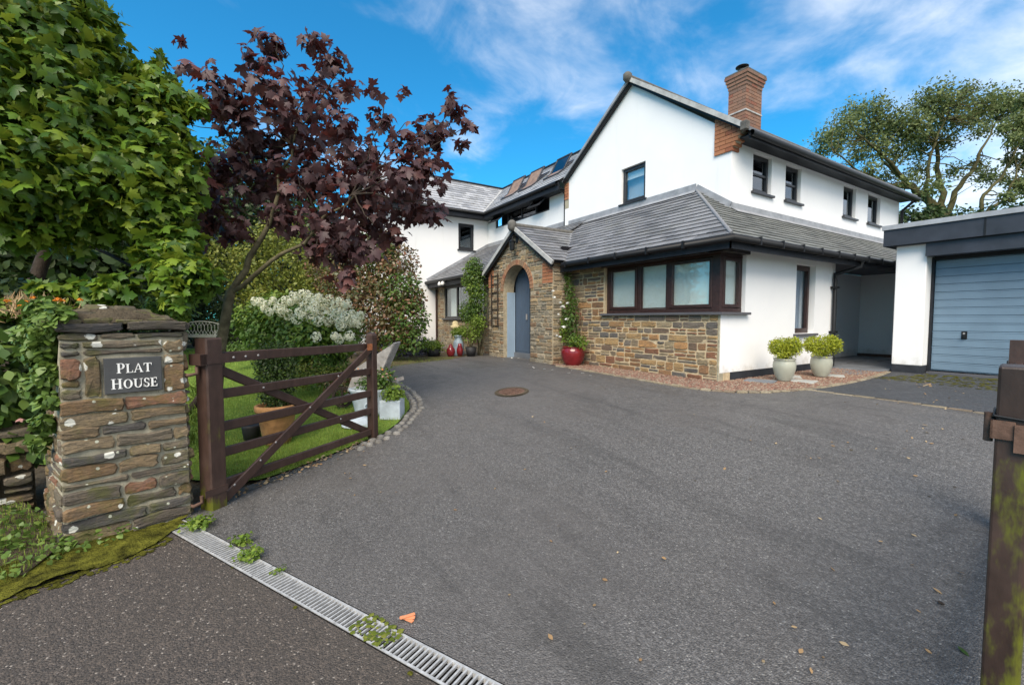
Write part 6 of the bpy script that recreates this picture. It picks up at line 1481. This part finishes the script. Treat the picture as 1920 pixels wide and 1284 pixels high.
m_ = MB(); m_.fbox(bc_, u_, Z, n2_, -w2, w2, .43, .46, 0, .45); m_.build('seat', WHITEIRON, t)
for s in (-w2, w2): m_ = MB(); m_.tube([bc_+u_*s+n2_*.43, bc_+u_*s+n2_*.43+Z*.62, bc_+u_*s+Z*.66], .015, 6); m_.build('arm_and_leg', WHITEIRON, t)
# ================================================================== copper maple
random.seed(91)
ct = Vector((-5.28,-.50,0)); ct = ong(404,800)
cop = thing('copper_maple', ct, 'young copper maple with dark purple leaves behind the gate', 'tree')
D5 = 5.25
T = lambda px, py, d_=5.25: at(px, py, d_)
trk = [ct-Z*.05, T(408,720,5.15), T(414,650,5.15), T(424,590,5.15), T(433,545,5.15)]
limbs([(trk, .062, .050), (wig(T(433,548,5.15), T(505,420,5.2), 6, .05)+wig(T(505,420,5.2), T(560,230,5.3), 6, .08)[1:], .042, .012),
       (wig(T(433,548,5.15), T(530,475,5.0), 5, .05)+wig(T(530,475,5.0), T(700,330,4.9), 6, .08)[1:], .030, .010),
       (wig(T(428,570,5.15), T(365,510,5.5), 5, .06), .016, .006)], 'trunk', BARK, cop, 9)
br = []
ends = [(600,80,5.3),(520,70,5.4),(400,140,5.6),(340,230,5.6),(640,130,5.1),(720,200,5.0),(850,200,4.9),(870,240,4.9),(800,300,4.8),(820,380,4.8),(640,400,4.6),(560,330,4.7),(450,300,5.7),(700,420,4.7),(420,380,5.4),(590,480,4.9),(760,230,5.2)]
for i, (px, py, d_) in enumerate(ends):
    s0 = [T(505,420,5.2), T(530,320,5.25), T(545,270,5.3), T(600,420,4.95), T(660,365,4.9)]
    st_ = min(s0, key=lambda q: (q-T(px,py,d_)).length); br.append((wig(st_, T(px,py,d_), 7, .10), .012, .004))
limbs(br, 'branches', BARK_D, cop, 6, kind='stuff')
cspec = [(505,85,42),(590,75,28),(620,110,36),(480,115,38),(345,75,14),(350,120,20),(400,150,36),(440,190,56),(390,200,44),(350,190,24),(520,175,68),(600,185,56),(650,160,34),(560,250,74),(470,260,62),(640,240,50),(700,170,20),(715,225,34),(680,290,56),(760,270,46),(810,250,44),(850,205,32),(880,235,20),(845,180,16),(755,170,14),(865,265,18),(420,320,64),(500,340,70),(590,335,72),(680,350,66),(760,330,56),(800,310,40),(810,400,30),(770,385,46),(700,410,54),(620,420,58),(540,400,44),(400,400,46),(370,360,40),(640,470,40),(680,470,36),(590,460,34),(740,440,24),(650,520,24),(825,345,18),(440,430,34),(360,440,24),(820,300,18)]
lob = []
for i, (px, py, r_) in enumerate(cspec):
    d_ = 5.2+random.uniform(-.55,.55); p = T(px, py, d_); w_ = r_/825*d_*(.80 if py < 330 else .95); lob.append((tuple(p), (w_*1.0, w_*1.0, w_*.95)))
foliage('leaves', lob, 3500, .110, MAPLE, L_COP, cop, .15, .22, .45, .75, .50, top=290)
# ================================================================== green maple at the left, close
random.seed(95)
gm = Vector((-6.4,-2.2,.0)); gmt = thing('green_maple', gm, 'large green maple spreading over the hedge at the left edge', 'tree')
limbs([(wig(gm, at(120,380,4.9), 6, .05), .10, .05), (wig(at(120,380,4.9), at(200,150,4.5), 6), .045, .012), (wig(at(110,400,4.9), at(330,330,4.6), 6), .035, .010), (wig(at(110,430,4.9), at(330,520,4.3), 6), .025, .008), (wig(at(120,380,4.9), at(20,120,4.0), 6), .04, .012)], 'trunk', BARK_D, gmt, 9)
gspec = [(30,60,110,3.9),(120,70,80,4.3),(180,110,60,4.6),(60,180,130,3.9),(180,200,90,4.3),(260,220,70,4.4),(290,150,34,4.6),(320,190,40,4.5),(300,270,66,4.4),(120,300,130,4.0),(230,340,90,4.1),(330,320,44,4.4),(20,330,120,3.7),(340,370,34,4.4),(280,400,60,4.2),(150,400,80,4.1),(40,400,80,3.8),(330,450,40,4.2),(300,480,36,4.1),(340,510,50,4.0),(380,520,34,4.1),(150,545,34,3.9),(370,200,16,4.5),(220,540,34,3.9),(330,550,30,3.9),(90,545,24,3.8),(300,110,12,4.7),(90,20,90,4.3),(170,40,40,4.6)]
lob = [(tuple(at(px,py,d_)), (r_/825*d_*.95,)*2+(r_/825*d_*.8,)) for px,py,r_,d_ in gspec]
foliage('leaves', lob, 16500, .106, MAPLE, L_SYC, gmt, .25, .18, .55, .6, .50, top=290)
foliage('winged_seeds', lob, 520, .05, OVAL, L_YEL, gmt, .95, .05, .2, .9, .5, kind='stuff')
foliage('distant_sprays', [(tuple(at(px,py,d_)), (r_/825*d_,)*3) for px,py,r_,d_ in [(160,20,46,6.5),(200,60,24,6.5),(130,60,50,6.6),(215,130,14,6.4),(100,20,60,6.8)]], 2600, .085, OVAL, L_MID, gmt, .3, .15, .4, .4)
# hedge bank left of the pillar: ivy, montbretia, grasses
hb_ = Vector((-4.6,-1.8,.5)); t = thing('hedge', hb_, 'dark leafy hedge growing over the bank at the left edge', 'hedge')
foliage('dark_foliage', crowd([(20,700,60,3.6),(10,620,60,3.7),(40,800,46,3.5),(-20,780,70,3.4),(20,560,50,3.9),(60,600,40,3.8)]), 2400, .085, OVAL, L_DRK, t, .4, .12, .35, .5)
foliage('leafy_shoots', crowd([(30,690,55,3.35),(20,790,50,3.3),(50,830,30,3.3),(10,740,40,3.2)]), 520, .11, OVAL, L_MID, t, .8, .1, .5, .5)
t = thing('ivy', (-4.3,-1.25,.7), 'light green ivy climbing the left side of the stone pillar', 'ivy')
foliage('leaves', crowd([(84,620,30,2.72),(76,660,28,2.75),(90,700,20,2.68),(104,598,22,2.66),(80,585,26,2.8),(92,750,16,2.66),(56,630,24,2.9),(82,790,16,2.72),(70,720,22,2.8),(72,830,14,2.75),(120,592,14,2.66)]), 3000, .042, HEART, L_IVY, t, .3, .12, .35, .6)
t = thing('montbretia_clump', (-4.9,-1.6,1.0), 'straw and green clump with orange flowers on top of the bank', 'flowering plant')
n_ = 900; c_3 = np.array(tuple(at(50,590,3.7))); d_ = unit(np.column_stack([rng.normal(size=n_)*.4,rng.normal(size=n_)*.4,np.ones(n_)]))
V_, F_2, r_ = scatter(BLADE, c_3+rng.normal(size=(n_,3))*np.array([.16,.16,.03]), rdir(n_), d_, .06+.13*rng.random(n_)); fmb('blades', V_, F_2, L_DRY, t, r_)
foliage('green_leaves', crowd([(30,585,34,3.6),(90,580,30,3.6),(60,575,30,3.7),(10,575,30,3.5)], .4), 900, .06, OVAL, L_BRT, t, .3, .1, .5, .2)
for px, py in ((14,562),(48,563),(110,558),(62,556),(118,562),(150,560),(104,562),(40,570)): blossom('bloom', at(px, py, 3.45), .026, ORANGEF, t, 16)
m_ = MB(); pk_ = at(38,785,3.15)
t = thing('pink_flower', pk_, 'small pink honeysuckle flower among the hedge leaves', 'flower'); blossom('bloom', pk_, .03, PINKF, t, 14)
t = thing('shrub', (-5.4,-.9,.2), 'light green shrub peeping over the pillar cap', 'shrub')
foliage('foliage', crowd([(310,570,26,5.0),(340,590,22,5.0),(290,590,26,5.0),(350,560,16,5.2)]), 900, .06, OVAL, L_BRT, t, .3, .12, .4, .2)
t = thing('gate_foot_plants', (-4.5,-.5,0), 'green strap leaved plants between pillar and gate', 'plants')
foliage('foliage', crowd([(368,790,22,4.0),(372,740,18,4.2),(365,830,20,3.9)], 1.2), 420, .11, BLADE, L_BRT, t, .2, .1, .2, -.6)
m_ = MB(); t = thing('fallen_branch', (-4.6,-.4,.4), 'dark curved branch leaning between the pillar and the gate', 'branch')
m_.tube([at(345,775,4.1), at(365,760,4.1), at(382,735,4.15), at(392,700,4.2)], [.045,.04,.035,.02], 8); m_.build('wood', BARK_D, t)
# weeds growing in the drain
def weed(c, r_, lab, n_=90, mat=None, sz=.035):
    t = thing('drain_weed', c, lab, 'weed'); foliage('leaves', [((c.x,c.y,c.z+r_*.5),(r_,r_,r_*.5))], n_, sz, HEART, mat or L_BRT, t, .2, .2, .6, -.1)
weed(ong(372,990), .085, 'green weed over the drain end nearest the pillar', 260, sz=.022)
weed(ong(452,1022), .06, 'upright green weed in the drain with an orange leaf', 120, sz=.020)
weed(ong(470,1048), .075, 'flat green weed patch spread over the drain grating', 160, sz=.020)
weed(ong(525,1075), .04, 'tiny green weed among the drain bars', 40, sz=.014)
moss_spots('drain_moss', [dline(.12,-.06),dline(-.12,-.06),dline(-.12,.07),dline(.12,.07)], 120, .012, L_YEL, .006, kind='stuff', label='yellow moss tuft over the joint of two drain grates', cat='moss')
moss_spots('drain_edge_moss', [dline(1.9,-.11),dline(-1.2,-.095),dline(-1.2,-.07),dline(1.9,-.07)], 90, .016, MOSSY, .003, kind='stuff', label='small moss cushions along the lane side of the drain', cat='moss')
lp = ong(762,1163); t = thing('orange_litter', lp, 'crumpled orange scrap lying beside the drain grate', 'litter')
for i in range(3):
    m_ = MB(); a_ = .5+i*.5; U = Vector((math.cos(a_),math.sin(a_),0)); m_.fbox(lp+Z*(.006+.006*i), U, Vector((-U.y,U.x,0)), Z, -.03, .04, -.008, .008, 0, .004, .3*i); m_.build('strip', ORANGEP, t)
# fallen leaves and petals
random.seed(101)
LSP = [(1740,800,'pale curled leaf on the drive nearest the garage apron',.05),(1735,812,'tan leaf just below the pale curled one on the drive',.05),(1748,1105,'tan leaf lying low on the drive beside the near post',.045),(1795,1215,'green twig like leaf on the drive at the foot of the near post',.05),(1035,1020,'thin pale leaf alone in the middle of the drive',.03),(1495,1180,'small buff leaf low on the drive right of centre',.03),(850,958,'narrow pale leaf on the left part of the drive',.03),(1760,1135,'dark thin twig on the drive near the post foot',.05),(1570,905,'small pale leaf in the right middle of the drive',.03),(1655,1018,'small curled leaf right of centre on the drive',.03)]
for px, py, lab, s_ in LSP:
    p = ong(px, py); a_ = random.random()*6.28; V_, F_2, r_ = scatter(OVAL, np.array([tuple(p+Z*.012)]), np.array([[.2,.1,1.]]), np.array([[math.cos(a_),math.sin(a_),.15]]), np.array([s_]))
    fmb('fallen_leaf', V_, F_2, L_MID if 'green' in lab else (L_DRY if 'dark' not in lab else BARK_D), None, r_, label=lab, cat='leaf')
def litter(name, spots, sz, mat, lab, cat):
    P_ = np.array([tuple(ong(px,py)+Z*.01) for px, py in spots]); k = len(P_); a_ = rng.random(k)*6.28
    V_, F_2, r_ = scatter(OVAL, P_, np.tile([0,0,1.],(k,1))+rng.normal(size=(k,3))*.3, np.column_stack([np.cos(a_),np.sin(a_),0*a_+.1]), sz*(.6+.8*rng.random(k))); fmb(name, V_, F_2, mat, None, r_, kind='stuff', label=lab, cat=cat)
litter('rose_petals', [(944,675),(970,672),(958,672),(1006,675),(1020,682),(1018,693),(1038,694),(1072,695),(1000,690),(1090,700),(992,683),(865,692),(935,663),(1065,700),(1110,705)]*2, .05, ROSEW, 'white rose petals scattered on the drive in front of the porch', 'petals')
sp_l = [(random.gauss(1720,80), random.uniform(705,768)) for _ in range(46)]+[(random.uniform(1380,1860), random.uniform(775,900)) for _ in range(26)]+[(random.uniform(900,1800), random.uniform(760,1280)) for _ in range(40)]+[(random.uniform(430,760), 930-.33*(random.uniform(430,760)-430)) for _ in range(30)]
litter('small_leaves', [q for q in sp_l if q[0] < 1850], .028, L_DRY, 'small dry leaves and flecks scattered over the drive and apron', 'leaves')
litter('door_leaves', [(random.uniform(1750,1860), random.uniform(699,704)) for _ in range(26)]+[(random.gauss(1730,14), random.gauss(722,2)) for _ in range(22)], .05, L_DRY, 'drift of dead leaves at the foot of the garage door', 'leaves')
# ================================================================== big trees beyond the garage
random.seed(111)
def bigtree(name, base, specs, trunkpaths, lab, nleaf, lsz, d0):
    t = thing(name, base, lab, 'tree', None)
    segs = []
    for pts, r0, r1 in trunkpaths:
        P_ = [at(px, py, d_) for px, py, d_ in pts]; full = [P_[0]]
        for a_, b_ in zip(P_[:-1], P_[1:]): full += wig(a_, b_, 4, .06)[1:]
        segs.append((full, r0, r1))
    segs = [(a_, b_*.62, c_*.5) for a_, b_, c_ in segs]; limbs(segs, 'trunk', BARK_R, t, 7)
    br_ = []; tips = [q for s_ in segs for q in s_[0][3:]]
    lobs = crowd(specs)
    for c_, r_ in lobs:
        c_ = Vector(c_)
        for k_ in range(6):
            q = c_+Vector([random.gauss(0, r_[0]*.6) for _ in range(3)]); st_ = min(tips, key=lambda z_: (z_-q).length+random.random()*.6); br_.append((wig(st_, q, 5, .12), .035, .008))
    limbs(br_, 'branches', BARK_R, t, 5, kind='stuff')
    foliage('foliage', lobs, nleaf, lsz, RHOMB, L_FAR, t, .1, .2, .3, .2, .7)
D_ = 27.
S_ = [(1550,260,22),(1580,240,26),(1600,215,24),(1640,205,24),(1660,235,28),(1625,250,28),(1690,225,24),(1720,235,26),(1735,190,24),(1770,180,26),(1795,190,22),(1815,170,14),(1760,215,26),(1800,225,22),(1845,190,24),(1880,185,22),(1870,210,24),(1830,215,22),(1900,200,20),(1700,255,26),(1740,255,24),(1650,275,22),(1610,290,20),(1680,290,18),(1720,280,18),(1775,265,18),(1635,315,16),(1840,245,16),(1720,320,18),(1700,340,14),(1570,275,16),(1540,285,14),(1790,320,14),(1850,330,18),(1750,350,18),(1730,365,14),(1835,310,14),(1660,330,12),(1880,335,14)]
base_ = at(1775,430,D_); base_.z = GH
bigtree('spreading_tree', base_, [(x,y,r*1.18,D_+random.uniform(-2.2,2.2)) for x,y,r in S_],
  [([(1775,620,D_),(1775,415,D_),(1740,375,D_),(1700,345,D_),(1670,305,D_-1),(1620,260,D_-1.5)], .55, .09), ([(1775,415,D_),(1790,360,D_+.5),(1825,320,D_+1),(1840,280,D_+1),(1870,225,D_+1.5)], .30, .07),
   ([(1770,400,D_),(1760,330,D_+1),(1755,270,D_+1),(1740,210,D_+1)], .32, .07), ([(1745,400,D_),(1735,350,D_-.6),(1745,290,D_-1),(1780,200,D_-1)], .24, .06), ([(1710,352,D_),(1660,345,D_-1),(1600,315,D_-2),(1560,275,D_-2.4)], .18, .05), ([(1690,335,D_-.4),(1650,290,D_),(1640,230,D_)], .15, .05),([(1780,410,D_),(1765,395,D_),(1730,400,D_)], .2, .06)],
  'tall spreading tree with bare lower limbs rising behind house and garage', 23000, .18, D_)
S2 = [(1915,230,24),(1930,260,26),(1900,260,14),(1925,190,20),(1940,300,24),(1895,300,12),(1905,345,14),(1890,370,14),(1930,350,20),(1880,240,12)]
base2 = at(1880,430,24.); base2.z = GH
bigtree('leaning_tree', base2, [(x,y,r,24+random.uniform(-1.5,1.5)) for x,y,r in S2], [([(1840,620,24),(1838,400,24),(1845,365,24),(1880,330,24),(1905,280,24),(1915,240,24)], .20, .06), ([(1850,400,24),(1890,365,24.5),(1920,300,24.5)], .18, .06)], 'thin trunked tree leaning at the right edge above the garage roof', 5600, .19, 24.)
hb2 = at(1735,415,22.); t = thing('distant_hedge', (hb2.x,hb2.y,GH), 'dark green hedge showing between the house end and garage roof', 'hedge')
foliage('foliage', crowd([(1700,410,22,22),(1725,418,26,22),(1760,420,28,22),(1800,415,24,22),(1745,400,16,22),(1840,412,22,22),(1880,405,20,22),(1915,400,20,22),(1710,450,30,22),(1760,460,34,22)]), 4200, .22, OVAL, L_DRK, t, .4, .15, .3, .3, .6)
